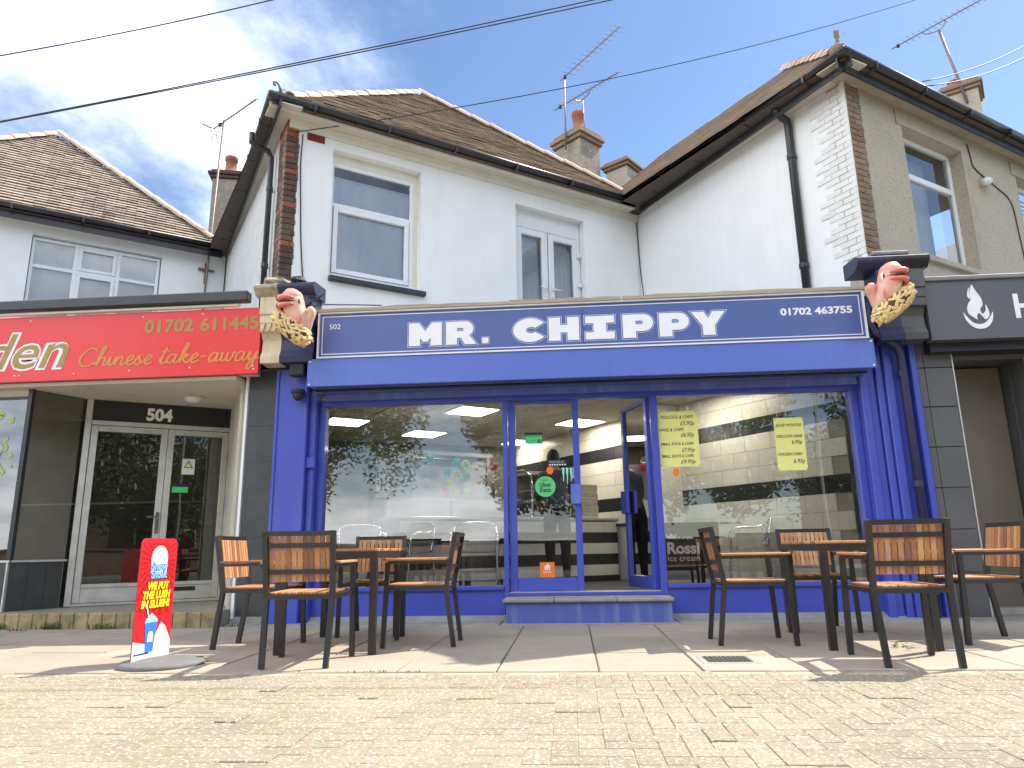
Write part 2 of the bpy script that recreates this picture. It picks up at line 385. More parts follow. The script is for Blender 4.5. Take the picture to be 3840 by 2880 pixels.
def put_text(mb, txt, org, ax, ay, size, width=None, **k):
    """lettering laid on the plane ax/ay at org; fitted to width if given"""
    vs, fs = text_mb(txt, size, **k)
    if not vs: return mb
    x0 = min(v.x for v in vs); x1 = max(v.x for v in vs); f = (width/(x1-x0)) if width else 1.
    ax, ay, org = Vector(ax), Vector(ay), Vector(org); az = ax.cross(ay)
    al = k.get('align', 'LEFT'); c0 = x0 if al == 'LEFT' else 0
    return mb.add([org+ax*((v.x-c0)*f)+ay*v.y+az*v.z for v in vs], fs)
def curve2d(polys, off):
    c = bpy.data.curves.new('c', 'CURVE'); c.dimensions = '2D'; c.fill_mode = 'BOTH'; c.offset = off; c.extrude = .0006
    for pl in polys:
        sp = c.splines.new('POLY'); sp.points.add(len(pl)-1); sp.use_cyclic_u = True
        for i, p in enumerate(pl): sp.points[i].co = (p[0], p[1], 0, 1)
    o = bpy.data.objects.new('c', c); COL.objects.link(o)
    dg = bpy.context.evaluated_depsgraph_get(); me = bpy.data.meshes.new_from_object(o.evaluated_get(dg), depsgraph=dg)
    r = ([Vector(v.co) for v in me.vertices], [tuple(p.vertices) for p in me.polygons])
    bpy.data.objects.remove(o); bpy.data.curves.remove(c); bpy.data.meshes.remove(me); return r
def spline(pts, n=5):
    """smooth polyline through points"""
    P = [Vector((*p, 0)) if len(p) == 2 else Vector(p) for p in pts]; out = []
    for i in range(len(P)-1):
        a, b, c, d = P[max(i-1, 0)], P[i], P[i+1], P[min(i+2, len(P)-1)]
        for k in range(n):
            t = k/n; out.append(.5*((2*b)+(c-a)*t+(2*a-5*b+4*c-d)*t*t+(3*b-a-3*c+d)*t**3))
    out.append(P[-1]); return out
# ================================================================== ground
g = MB(); g.add([(-300,-300,-.16),(300,-300,-.16),(300,300,-.16),(-300,300,-.16)], [(0,1,2,3)]); kind(g.build('ground', 'grass_far'), 'structure')
g = MB(); g.box(-120, 120, -8.2, -1.2, -.4, -.12); kind(g.build('road', 'asphalt'), 'structure')
g = MB(); g.box(-120, 120, -11.2, -8.35, -.4, .0); kind(g.build('far_pavement', 'tarmac_old'), 'structure')
g = MB(); g.box(-120, 120, -1.2, -1.05, -.4, .0); g.box(-120, 120, -8.35, -8.2, -.4, .0); kind(g.build('kerb', 'concrete'), 'structure')
g = MB()
for x0, x1, y0, y1 in ((-120, -4.8, -1.05, 4.6), (3.8, 120, -1.05, 4.6), (-4.8, 3.8, -1.05, 2.2)): g.box(x0, x1, y0, y1, -.3, -.002)
kind(g.build('forecourt', 'block'), 'structure')
# block paving: herringbone of 200 x 100 blocks, the nearest ones single
g = MB(); g.box(-4.8, 3.8, 2.2, 4.6, -.3, -.0075); bp = kind(g.build('block_paving', 'block_bed'), 'structure')
rs = random.Random(3)
def block_mb(w, l):
    mb = MB(); b = .0028; h = .05
    vs = [(-w,-l,-h),(w,-l,-h),(w,l,-h),(-w,l,-h),(-w,-l,-b),(w,-l,-b),(w,l,-b),(-w,l,-b),(-w+b,-l+b,0),(w-b,-l+b,0),(w-b,l-b,0),(-w+b,l-b,0)]
    return mb.add(vs, [(0,1,5,4),(1,2,6,5),(2,3,7,6),(3,0,4,7),(4,5,9,8),(5,6,10,9),(6,7,11,10),(7,4,8,11),(8,9,10,11)])
me_h = block_mb(.0986, .0486).mesh('block', 'block'); me_v = block_mb(.0486, .0986).mesh('block', 'block')
cells = []
for i in range(-48, 38):
    for j in range(22, 46):
        d = (i-j) % 4
        if d == 0: cells.append(((i+1)*.1, j*.1+.05, 0))
        elif d == 3: cells.append((i*.1+.05, (j+1)*.1, 1))
cells = [c for c in cells if -4.7 < c[0] < 3.7 and 2.3 < c[1] < 4.51]
def seen(c): return abs(c[0]+.077*c[1])/c[1] < .74
cells.sort(key=lambda c: (0 if seen(c) and c[1] > 2.5 else 1, c[1]))
rest = MB()
for q, (x, y, v) in enumerate(cells):
    big = rs.random() < .07
    t = .012 if big else .008
    wv = noise.noise(Vector((x*1.1, y*1.1, 4)))*.006 + noise.noise(Vector((x*3, y*3, 9)))*.002
    z = -.004+wv*.6+rs.uniform(-.0008, .0008)+(rs.uniform(.002, .006) if big else 0); ro = (rs.uniform(-t, t)-(.016 if big else 0), rs.uniform(-t, t)*.6, rs.uniform(-.008, .008))
    if q < 300: inst('block', me_v if v else me_h, bp, (x, y, z), ro)
    else:
        k = len(rest.v); src = block_mb(.0478, .0978) if v else block_mb(.0978, .0478); rest.add(src.v, src.f)
        rest.tf(Matrix.Translation((x, y, z)) @ Matrix.Rotation(ro[0], 4, 'X') @ Matrix.Rotation(ro[1], 4, 'Y') @ Matrix.Rotation(ro[2], 4, 'Z'), k)
kind(rest.build('block_field', 'block', bp), 'stuff')
# pavement of large slabs in front of the shops
g = MB(); g.box(-120, 120, 4.6, 8.4, -.3, -.009); pv = kind(g.build('pavement', 'slab_joint'), 'structure')
rs = random.Random(11); k = 0
xj = [-.48+.62*i for i in range(-11, 10)]
for i in range(len(xj)-1):
    ys = [4.6]; first = (.78, .62, 1.27, .47, .8, .95)[i % 6]
    y = 4.6+first
    while y < 7.0: ys.append(y); y += rs.uniform(.76, .92)
    ys.append(7.25)
    if ys[-1]-ys[-2] < .25: ys.pop(-2)
    for a, b in zip(ys, ys[1:]):
        mb = MB(); gp = rs.uniform(.003, .006); mb.cbox(xj[i]+gp, xj[i+1]-gp, a+gp, b-gp, -.05, rs.uniform(-.003, .002), .005)
        c = Vector(((xj[i]+xj[i+1])/2, (a+b)/2, 0))
        mb.tf(Matrix.Translation(c) @ Matrix.Rotation(rs.uniform(-.0025, .0025), 4, 'X') @ Matrix.Rotation(rs.uniform(-.003, .003), 4, 'Y') @ Matrix.Translation(-c))
        mb.build('slab', 'slab', pv)
for x0, x1 in ((-7.3, -3.62), (-3.61, -.73), (-.72, 1.02), (1.03, 3.7), (3.71, 6.0)):
    mb = MB(); mb.cbox(x0, x1, 7.256, 8.3, -.05, .001, .004); mb.build('edge_strip', 'concrete' if x0 > -3.62 and x1 < 3.8 else 'tarmac_old', pv)
mb = MB(); mb.add([(-3.62,7.72,.0),(3.6,7.72,.0),(3.6,7.83,.05),(-3.62,7.83,.05)], [(0,1,2,3)]); mb.build('mortar_fillet', 'concrete', pv)
# drain cover let into the slabs
dc = empty('drain_cover', (.97, 5.02, 0), 'small square iron drain cover let into the pavement slabs', 'drain cover')
mb = MB(); mb.cbox(.80, 1.16, 4.86, 5.17, -.01, .004, .003); mb.build('surround', 'concrete', dc)
mb = MB(); mb.box(.84, 1.12, 4.90, 5.13, .0, .0065); mb.build('plate', 'iron', dc)
for i in range(9):
    mb = MB(); mb.box(.85+i*.03, .865+i*.03, 4.91, 5.12, .0065, .010); mb.build('rib', 'iron', dc)

# ================================================================== houses: two storeys in a saw-tooth row
A, B, C = Vector((-3.52, 7.67, 6.3)), Vector((1.27, 11.04, 6.3)), Vector((3.35, 7.56, 6.3))
L, GX, RQ = Vector((-6.29, 11.98, 6.3)), Vector((-9.0, 9.92, 6.3)), Vector((6.67, 9.81, 6.3))
AL = L+(GX-L).normalized()*5.75
APX, APL, APR = Vector((-2.42, 11.05, 8.55)), Vector((-9.84, 11.97, 8.83)), Vector((3.79, 10.66, 8.3))
F1 = Fr((-3.69, 7.92), q=(1.31, 11.44)); INN = Vector((1.31, 11.44, 0))
AW = F1.p(.25, 0, 0); LIN = Vector((-6.35, 12.3, 0)); FL = Fr(LIN.xy, q=AW.xy)
CW = Vector((3.49, 7.985, 0)); F2 = Fr(INN.xy, q=CW.xy); F3 = Fr(CW.xy, d=(.828, .561)); F4 = Fr((-9.19, 10.15), d=(.796, .605))
NB = Vector((-.576, .8176, 0))
chip = empty('chip_shop_building', (0, 7.85, 0), 'white rendered two-storey house over the blue fish and chip shop', 'building')
chin = empty('chinese_takeaway_building', (-5.2, 7.85, 0), 'cream house with red shop sign and recessed door numbered 504', 'building')
rest_b = empty('restaurant_building', (5, 7.85, 0), 'pebbledashed house above the dark shop with a white flame sign', 'building')

def tile_slope(parent, P0, P1, T0, T1, gauge=.1, tw=.165, seed=1, vmax=1., jag=.004):
    rr = random.Random(seed); P0, P1, T0, T1 = map(Vector, (P0, P1, T0, T1))
    e = (P1-P0).normalized(); t = T0-P0; g_ = (t-e*t.dot(e)); H = g_.length; g_.normalize(); n = e.cross(g_)
    if n.z < 0: n = -n
    Ln = (P1-P0).length; x0t = t.dot(e); x1t = (T1-P0).dot(e); k = 0
    while k*gauge < H*vmax-.05:
        mb = MB(); v0 = k*gauge-.02; v1 = min(v0+gauge*1.35, H)
        def rng(v): f = max(0, min(1, v/H)); return x0t*f, Ln+(x1t-Ln)*f
        l0, r0 = rng(v0); l1, r1 = rng(v1); x = l0-((k % 2)*tw/2)
        while x < r0:
            a, b = max(x+.002, l0), min(x+tw-.002, r0); c, d = max(a, l1), min(b, r1)
            if b-a > .01:
                c = min(c, b); d = max(d, a); 
                if d < c: c = d = (c+d)/2
                j = rr.uniform(-jag, jag); hh = .042+rr.uniform(-.005, .006)
                q = lambda xx, vv, h: P0+e*xx+g_*vv+n*h
                vs = [q(a, v0+j, hh-.017), q(b, v0+j, hh-.017), q(b, v0+j, hh), q(a, v0+j, hh), q(c, v1, .006), q(d, v1, .006)]
                mb.add(vs, [(0,1,2,3),(3,2,5,4),(0,3,4),(1,5,2),(0,4,5,1)])
            x += tw
        if mb.v: mb.build('tile_course', 'roof_tile', parent)
        k += 1
    return n
ht = MB()
for i in range(7):
    t0 = math.pi*i/6
    for x, r in ((-.165, .118), (.165, .108)): ht.v.append(Vector((x, math.cos(t0)*r, math.sin(t0)*r*.8)))
for i in range(6): a = i*2; ht.f.append((a, a+1, a+3, a+2)); ht.m.append(0)
for x, r, k in ((-.165, .098, 14),):
    for i in range(7): t0 = math.pi*i/6; ht.v.append(Vector((x, math.cos(t0)*r, math.sin(t0)*r*.8)))
    for i in range(6): ht.f.append((2*i, 2*i+2, k+i+1, k+i)); ht.m.append(0)
me_hip = ht.mesh('hip_tile', 'hip_tile')
def hip_line(parent, p, q, step=.3, lift=.03):
    p, q = Vector(p), Vector(q); n = max(1, round((q-p).length/step)); d = (q-p)/n
    rot = d.to_track_quat('X', 'Z').to_euler()
    for i in range(n):
        inst('hip_tile', me_hip, parent, p+d*(i+.5)+Vector((0, 0, lift+random.uniform(-.006, .006))), (rot.x+random.uniform(-.02, .02), rot.y+.03, rot.z+random.uniform(-.015, .015)), (step/.3,)+(1, 1))
def roof_body(parent, P0, P1, AP, ridge=6.5, back=9.):
    b = NB*ridge; bb = NB*back; z = Vector((0, 0, -.02)); mb = MB()
    P0, P1, AP = P0+z, P1+z, AP+z
    vs = [P0, P1, AP, P0+bb, P1+bb, AP+b]
    mb.add(vs, [(0,1,2),(0,2,5,3),(1,4,5,2),(3,5,4)])
    dz = Vector((0, 0, -.05)); mb.add([P0+dz, P1+dz, P1+bb+dz, P0+bb+dz], [(3,2,1,0)])
    return mb.build('roof', 'roof_under', parent)
r1 = roof_body(chip, A, B, APX); r2 = roof_body(chin, AL, L, APL); r3 = roof_body(rest_b, C, RQ+Vector((.9, .6, 0)), APR)
tile_slope(r1, A, B, APX, APX, seed=2); tile_slope(r2, AL, L, APL, APL, seed=5)
tile_slope(r3, C+NB*5.2, C, APR+NB*3.0, APR, gauge=.12, tw=.33, seed=8)
hip_line(r1, A+Vector((.1, .25, .08)), APX, .34); hip_line(r1, APX, B+Vector((-.25, .05, .16)), .36)
hip_line(r2, AL, APL, .34); hip_line(r2, APL, L+Vector((-.2, 0, .12)), .36)
hip_line(r3, C+Vector((0, .2, .1)), APR, .34)
# gutters, fascia boards
SOF = [0]
def gutter(parent, P, Q, white=True, ext=.06, board=.17, bm='black_gutter'):
    fr = Fr(P.xy, q=Q.xy); Ln = (Q-P).length
    mb = MB(); n = 8; o = []
    prof = [(math.cos(math.pi+math.pi*i/n)*.068, math.sin(math.pi+math.pi*i/n)*.068+.02) for i in range(n+1)]
    prof2 = [(a*.9, b*.9+.004) for a, b in reversed(prof)]
    mb.prism([(a, b) for a, b in prof+prof2], fr.p(-ext, 0, 6.3), fr.n, (0, 0, 1), fr.u*(Ln+2*ext)); gt = mb.build('gutter', 'black_gutter', parent, True)
    for i in range(int(Ln/1.0)):
        mb = MB(); fbox(mb, fr, .5+i*1.0, .53+i*1.0, -.078, .06, 6.222, 6.31); mb.build('bracket', 'black_gutter', gt)
    mb = MB(); fbox(mb, fr, -ext*.4, Ln+ext*.4, .072, .10, 6.33-board, 6.36); mb.build('fascia_board', bm, parent)
    mb = MB(); SOF[0] += 1; zs_ = 6.215-.0035*(SOF[0] % 2); fbox(mb, fr, -.02, Ln+.02, .102+.003*(SOF[0] % 2), .36, zs_, zs_+.018); mb.build('soffit', 'soffit_cream' if white else 'cement_band', parent)
gutter(chip, A, B, board=.13, bm='upvc_aged'); gutter(chip, L, A); gutter(chin, AL, L, board=.22); gutter(rest_b, B, C, board=.2); gutter(rest_b, C, RQ+Vector((.9, .6, 0)), False, board=.2)
mb = MB(); fbox(mb, F1, .27, 6.1, -.035, -.002, 6.10, 6.214); fbox(mb, F1, .27, 6.1, -.06, -.0365, 6.16, 6.2135); mb.build('cornice', 'upvc_aged', chip)
# finials
mb = MB(); mb.tube([A+Vector((.05, .1, .12)), A+Vector((.03, .06, .19)), A+Vector((.01, .04, .215)), A+Vector((-.02, .02, .20)), A+Vector((-.015, .02, .17)), A+Vector((.01, .03, .165))], .016, 6); mb.build('finial', 'lead', r1, True)
mb = MB(); cc = C+Vector((0, .12, .1)); mb.ell(cc+Vector((0, 0, -.01)), .11, .11, .10, 10, 6); mb.tube([cc, cc+Vector((0, 0, .2))], [.04, .016], 8); mb.cbox(cc.x-.03, cc.x+.03, cc.y-.015, cc.y+.015, cc.z+.18, cc.z+.28, .006); mb.build('finial', 'brick_haze', r3)
mb = MB(); mb.prism([(0, 0), (.5, 0), (.12, .16)], A+Vector((0, .02, .03)), (.33, .94, 0), (0, 0, 1), (.04, .02, 0)); mb.build('lead_flashing', 'lead', r1)
# ---- walls above the shops
WIN = (.86, 2.13, 4.17, 5.97); DOOR = (3.69, 4.97, 3.30, 5.87)
wall(F1, .40, 6.12, 3.2, 6.26, [WIN, DOOR]).build('front_wall', 'white_render', chip)
wall(FL, 0, (AW-LIN).length-.05, 3.2, 6.26).build('flank_wall', 'pebble_white', chip)
FB = F1.p(.4, 0, 0)
def closed_back(parent, P, Q, depth, m='dim_room'):
    mb = MB(); z0, z1 = 3.0, 6.24; P, Q = P.copy(), Q.copy(); P.z = Q.z = 0; a, b = P+NB*depth, Q+NB*depth
    mb.add([a+Vector((0,0,z0)), b+Vector((0,0,z0)), b+Vector((0,0,z1)), a+Vector((0,0,z1))], [(0,1,2,3)]); mb.build('rear_wall', m, parent)
closed_back(chip, AW, INN, 8.); closed_back(chin, F4.p(-3, 0, 0), LIN, 8.)
# back return walls so that no sun falls through the hollow houses
def plain_wall(parent, P, Q, z0, z1, m, name):
    wall(Fr(P.xy, q=Q.xy), 0, (Q-P).xy.length, z0, z1, th=.2).build(name, m, parent)
WIN4 = (.49, 2.46, 4.5, 6.0)
wall(F4, -3.2, 3.54, 3.2, 6.26, [WIN4]).build('front_wall', 'white_render', chin)
wall(F2, 0, (CW-INN).length, 3.2, 6.26).build('flank_wall', 'white_render', rest_b)
W3a = (1.10, 2.42, 4.17, 5.93); W3b = (3.85, 5.2, 4.17, 5.93)
wall(F3, .002, 6.5, 3.2, 6.24, [W3a, W3b]).build('front_wall', 'pebble_grey', rest_b)
for parent, P in ((chip, INN+NB*.3), (rest_b, F3.p(6.5, .3, 0))): plain_wall(parent, P, P+NB*8, 3., 6.24, 'white_plain', 'party_wall')
closed_back(rest_b, CW, F3.p(6.5, 0, 0), 8.)
# ---- brick corners
me_bk = {}
for nm in ('brick_dark', 'brick_red', 'brick_haze', 'brick_white'):
    me_bk[nm] = MB().cbox(-.5, .5, -.5, .5, -.5, .5, .03).mesh('brick', nm)
rs = random.Random(21)
q1 = MB(); fbox(q1, F1, .262, .405, .006, .43, 3.98, 6.215); q1 = q1.build('brick_quoin', 'mortar', chip)
z = 4.0; k = 0
while z < 6.16:
    top = z > 5.93
    m = 'brick_red' if top or rs.random() < .05 else 'brick_dark'
    j = rs.uniform(-.006, .006); e = rs.uniform(-.012, .012)
    if k % 2: parts = [(.25, .405+e, -.012, .09)]; parts += [(.25, .352, .10, .20), (.25, .352, .21, .42)]
    else: parts = [(.25, .35, -.012, .20), (.36, .405+e, -.012, .09), (.25, .35, .21, .31), (.25, .35, .32, .42)]
    for a, b, c, d in parts:
        mm = m if rs.random() < .95 else 'brick_red'
        inst('brick', me_bk[mm], q1, F1.p((a+b)/2, (c+d)/2+j, z+.0325), (0, 0, F1.ang+rs.uniform(-.02, .02)), (b-a, d-c, .066))
    z += .0765; k += 1
q3 = MB(); fbox(q3, F3, .008, .23, -.004, .1, 3.95, 6.2); q3 = q3.build('brick_quoin', 'mortar', rest_b)
z = 3.97; k = 0
while z < 6.15:
    for a, b in (((.006, .215), (.225, .255)) if k % 2 else ((.006, .105), (.115, .25))):
        inst('brick', me_bk['brick_haze'], q3, F3.p((a+b)/2, .03, z+.0325), (0, 0, F3.ang), (b-a, .095, .066))
    ls = (CW-INN).length
    if True:
        e = .215 if k % 2 else .105; nb = 2 if rs.random() < .4 else 3
        s = ls+.004
        for t in range(nb):
            w_ = e if t == 0 else .215
            if s-w_ < ls-.62: break
            inst('brick', me_bk['brick_white'], q3, F2.p(s-w_/2, .044-.003*t, z+.0325), (0, 0, F2.ang+rs.uniform(-.012, .012)), (w_-.008, .1, .068)); s -= w_
    z += .0765; k += 1
# air brick
ab = MB(); fbox(ab, F1, .51, .74, -.012, .05, 6.0, 6.125); ab.build('air_brick', 'air_brick', chip)
for i in range(8):
    for j in range(5):
        mb = MB(); fbox(mb, F1, .525+i*.0265, .539+i*.0265, -.0135, -.011, 6.012+j*.0225, 6.025+j*.0225); mb.build('vent_hole', 'air_hole', bpy.data.objects['air_brick'])

# ---- windows
def pane(fr, s0, s1, d, z0, z1, parent, m='house_glass', name='pane'):
    mb = MB(); mb.add([fr.p(s0, d, z0), fr.p(s1, d, z0), fr.p(s1, d, z1), fr.p(s0, d, z1)], [(0,1,2,3)]); return mb.build(name, m, parent)
def frame_rect(mb, fr, s0, s1, d0, d1, z0, z1, w, b=.006):
    fbox(mb, fr, s0, s0+w, d0, d1, z0, z1, b); fbox(mb, fr, s1-w, s1, d0, d1, z0, z1, b)
    fbox(mb, fr, s0+w, s1-w, d0, d1, z0, z0+w, b); fbox(mb, fr, s0+w, s1-w, d0, d1, z1-w, z1, b)
def drape(fr, s0, s1, d, z0, z1, parent, m='curtain', amp=.02, per=.11, seed=0):
    mb = MB(); n = int((s1-s0)/.02); rr = random.Random(seed); ph = [rr.uniform(0, 6) for _ in range(3)]
    for i in range(n+1):
        s = s0+(s1-s0)*i/n; dd = amp*(math.sin(s/per*6.28+ph[0])+.6*math.sin(s/per*3.1+ph[1]))
        for z in (z0, z1): mb.v.append(fr.p(s, d+dd*(1 if z == z0 else .5), z))
    for i in range(n): mb.f.append((2*i, 2*i+2, 2*i+3, 2*i+1)); mb.m.append(0)
    return mb.build('net_curtain', m, parent, True)
wm = MB(); D = .10
frame_rect(wm, F1, .86, 2.06, D, D+.07, 4.2, 5.83, .055); fbox(wm, F1, .915, 2.005, D, D+.07, 5.19, 5.25, .006); frame_rect(wm, F1, .925, 1.995, D-.012, D+.05, 4.265, 5.19, .062)
win = wm.build('window', 'upvc', chip)
pane(F1, .985, 1.935, D+.03, 4.32, 5.13, win); pane(F1, .915, 2.005, D+.03, 5.25, 5.775, win)
mb = MB(); fbox(mb, F1, .86, 2.06, D+.01, D+.07, 5.831, 5.97); fbox(mb, F1, 2.06, 2.13, D+.01, D+.07, 4.17, 5.97); mb.build('packing_board', 'upvc_aged', win)
mb = MB(); fbox(mb, F1, .86, 2.2, -.07, .1, 4.10, 4.165, .008); mb.build('sill', 'black_gutter', win)
mb = MB(); fbox(mb, F1, .90, 2.1, -.03, .1, 4.167, 4.2, .006); mb.build('sill_board', 'upvc', win)
drape(F1, .9, 2.03, D+.06, 4.2, 5.62, win, 'lace', .012, .16, 3)
mb = MB(); fbox(mb, F1, .9, 2.03, D+.06, D+.09, 5.62, 5.66); mb.build('curtain_rail', 'upvc', win)
# french doors above the sign
dm = MB(); D = .12
frame_rect(dm, F1, 3.70, 4.96, D, D+.08, 3.3, 5.62, .045); fbox(dm, F1, 3.70, 4.96, D+.01, D+.06, 5.621, 5.87)
fd = dm.build('french_door', 'upvc', chip)
for a, b, s in ((3.75, 4.32, 1), (4.34, 4.91, -1)):
    lm_ = MB(); frame_rect(lm_, F1, a, b, D-.02, D+.05, 3.35, 5.56, .10); lf = lm_.build('door_leaf', 'upvc', fd)
    pane(F1, a+.1, b-.1, D+.02, 3.45, 5.46, fd)
    hp = F1.p(b-.05 if s > 0 else a+.05, D-.025, 4.62); mb = MB(); fbox(mb, F1, (b-.065 if s > 0 else a+.035), (b-.035 if s > 0 else a+.065), D-.035, D-.021, 4.5, 4.72, .004)
    mb.bar(hp, hp-F1.n*.045, .016); mb.bar(hp-F1.n*.045, hp-F1.n*.045-F1.u*s*.12, .018); mb.build('handle', 'upvc', fd)
for z in (4.75, 5.25):
    mb = MB(); fbox(mb, F1, 4.87, 4.95, D-.05, D-.021, z, z+.07, .006); mb.build('hinge', 'upvc', fd)
drape(F1, 3.85, 4.85, D+.10, 3.3, 5.55, fd, 'lace', .015, .09, 8)
# left house window: three lights with a transom
D = .07; wm = MB(); frame_rect(wm, F4, .5, 2.44, D, D+.07, 4.5, 5.97, .05)
for s in (1.15, 1.79): fbox(wm, F4, s-.035, s+.035, D, D+.07, 4.55, 5.92, .006)
fbox(wm, F4, .55, 2.39, D-.001, D+.069, 5.44, 5.50, .006); frame_rect(wm, F4, 1.185, 1.755, D-.014, D+.05, 5.5, 5.92, .055); frame_rect(wm, F4, 1.185, 1.755, D-.014, D+.05, 4.55, 5.44, .055)
w4 = wm.build('window', 'upvc', chin)
for s0, s1 in ((.55, 1.115), (1.24, 1.70), (1.825, 2.39)):
    for z0, z1 in ((4.55, 5.44), (5.5, 5.92)): pane(F4, s0, s1, D+.03, z0, z1, w4)
drape(F4, .5, 2.44, D+.11, 4.5, 5.95, w4, 'curtain', .025, .33, 5)
# right house windows
for (a, b, c, d) in (W3a, W3b):
    D = .15; wm = MB(); frame_rect(wm, F3, a, b-.0, D, D+.07, c, d, .055); fbox(wm, F3, a+.055, b-.055, D, D+.07, 5.33, 5.41, .006)
    w3 = wm.build('window', 'upvc', rest_b); pane(F3, a+.055, b-.055, D+.03, c+.055, 5.33, w3); pane(F3, a+.055, b-.055, D+.03, 5.41, d-.055, w3)
    mb = MB(); fbox(mb, F3, a-.03, b+.12, -.06, .15, 4.09, 4.168, .008); mb.build('sill', 'cement_band', w3)
    if a > 3:
        for i in range(22):
            mb = MB(); fbox(mb, F3, a+.06, b-.06, D+.08, D+.11, 4.3+i*.07, 4.315+i*.07); mb.build('blind_slat', 'upvc_aged', w3)
    else:
        mb = MB(); fbox(mb, F3, a+.05, b-.05, D+.35, D+.37, 4.2, 5.95); mb.build('blind', 'white_plain', w3)
for (a, b, c, d) in (W3a, W3b):
    mb = MB(); fbox(mb, F3, a-.12, b+.14, -.016, -.0, d+.002, d+.2); mb.build('window_surround', 'cement_band', rest_b)
    mb = MB(); fbox(mb, F3, b+.002, b+.16, -.015, -.0, c, d); mb.build('window_surround', 'cement_band', rest_b)
# ---- chimneys
def chimney(parent, cx, cy, w, d, z0, z1, ang, body, cap, pot=None, potr=.12, caph=.22):
    m0 = Matrix.Translation((cx, cy, 0)) @ Matrix.Rotation(ang, 4, 'Z')
    mb = MB(); mb.cbox(-w/2, w/2, -d/2, d/2, z0, z1-caph, .015); ch = mb.tf(m0).build('chimney', body, parent)
    for i, e in enumerate((.05, .09, .03)):
        mb = MB(); zz = z1-caph+i*caph/3; mb.cbox(-w/2-e, w/2+e, -d/2-e, d/2+e, zz+.001, zz+caph/3-.001, .01); mb.tf(m0).build('brick_course', cap, ch)
    if pot:
        mb = MB(); p = m0 @ Vector((pot[0], pot[1], z1)); h_ = pot[2]
        prof = [(0, potr*1.12), (.05, potr*1.12), (.06, potr), (h_*.8, potr*.9), (h_*.82, potr*1.08), (h_, potr*1.1)]
        mb.tube([p+Vector((0, 0, a)) for a, r in prof], [r for a, r in prof], 16, False); mb.tube([p+Vector((0, 0, h_)), p+Vector((0, 0, h_-.15))], [potr*1.1, potr*.7], 16); mb.build('pot', 'terracotta', ch, True)
    return ch
chimney(chin, -7.43, 14.3, .62, .7, 7.0, 9.05, .25, 'pebble_chimney', 'brick_dark', (-.02, .0, .5), .13, .2)
chimney(chip, .42, 14.0, .72, .62, 7.2, 9.38, -.75, 'pebble_chimney', 'brick_haze', (.05, .0, .55), .125, .28)
chimney(chip, 1.48, 14.1, .5, .95, 6.8, 8.62, -.62, 'pebble_grey', 'brick_haze', None, .1, .2)
chimney(rest_b, 8.45, 14.0, .62, .62, 7.5, 9.95, -.55, 'pebble_grey', 'brick_haze', (-.08, 0, .22), .12, .22)
# ---- downpipes on the houses
def pipe(parent, pts, r, m='black_gutter', clips=(), name='downpipe', n=10):
    mb = MB(); mb.tube(pts, r, n); o = mb.build(name, m, parent, True)
    for c in clips:
        mb = MB(); c = Vector(c); mb.tube([c-Vector((0,0,.03)), c+Vector((0,0,.03))], r*1.25, n); mb.bar(c, c+Vector((.0, .09, 0)), .03); mb.build('pipe_clip', m, o)
    return o
QS = 4.5
a = FL.p(QS, -.34, 6.26); b = FL.p(QS, -.1, 6.02); pp = FL.p(QS, -.07, 0)
pipe(chip, [a, a-Vector((0,0,.14)), FL.p(QS, -.26, 6.08), FL.p(QS, -.12, 6.05), FL.p(QS, -.07, 5.96), pp+Vector((0,0,5.8)), pp+Vector((0,0,3.5))], .038, clips=[pp+Vector((0,0,z)) for z in (4.4, 5.5)])
a = F2.p(3.27, -.28, 6.26); pp = F2.p(3.27, -.055, 0)
pipe(rest_b, [a, F2.p(3.27, -.2, 6.16), F2.p(3.27, -.07, 6.12), pp+Vector((0,0,6.02)), pp+Vector((0,0,3.3))], .05, clips=[pp+Vector((0,0,z)) for z in (4.1, 5.6)])
# ================================================================== the blue shopfront (502)
X3, Z3 = Vector((1, 0, 0)), Vector((0, 0, 1))
def part(name, m, parent, *boxes, b=0):
    mb = MB()
    for q in boxes: (mb.cbox(*q, b) if b else mb.box(*q))
    return mb.build(name, m, parent)
# flat roof behind the sign, beam over the window
mb = MB(); mb.add([(-3.6,7.5,3.28),(3.7,7.5,3.28),(3.7,8.3,3.28),(1.4,11.6,3.28),(-3.6,8.3,3.28)], [(0,1,2,3,4)]); mb.add([(-6.9,7.5,3.42),(-3.61,7.5,3.42),(-3.61,8.2,3.42),(-6.3,12.4,3.42),(-9.5,10.1,3.42)], [(0,1,2,3,4)]); 
mb = None
part('flat_roof', 'lead', chip, (-3.6, 3.7, 7.47, 12.2, 3.20, 3.27)); part('flat_roof', 'lead', chin, (-9.9, -3.63, 7.47, 12.6, 3.36, 3.42)); part('flat_roof', 'lead', rest_b, (3.74, 8.5, 7.47, 10.5, 3.30, 3.36))
part('lintel', 'blue_paint', chip, (-2.79, 3.2, 7.72, 8.0, 2.47, 3.19))
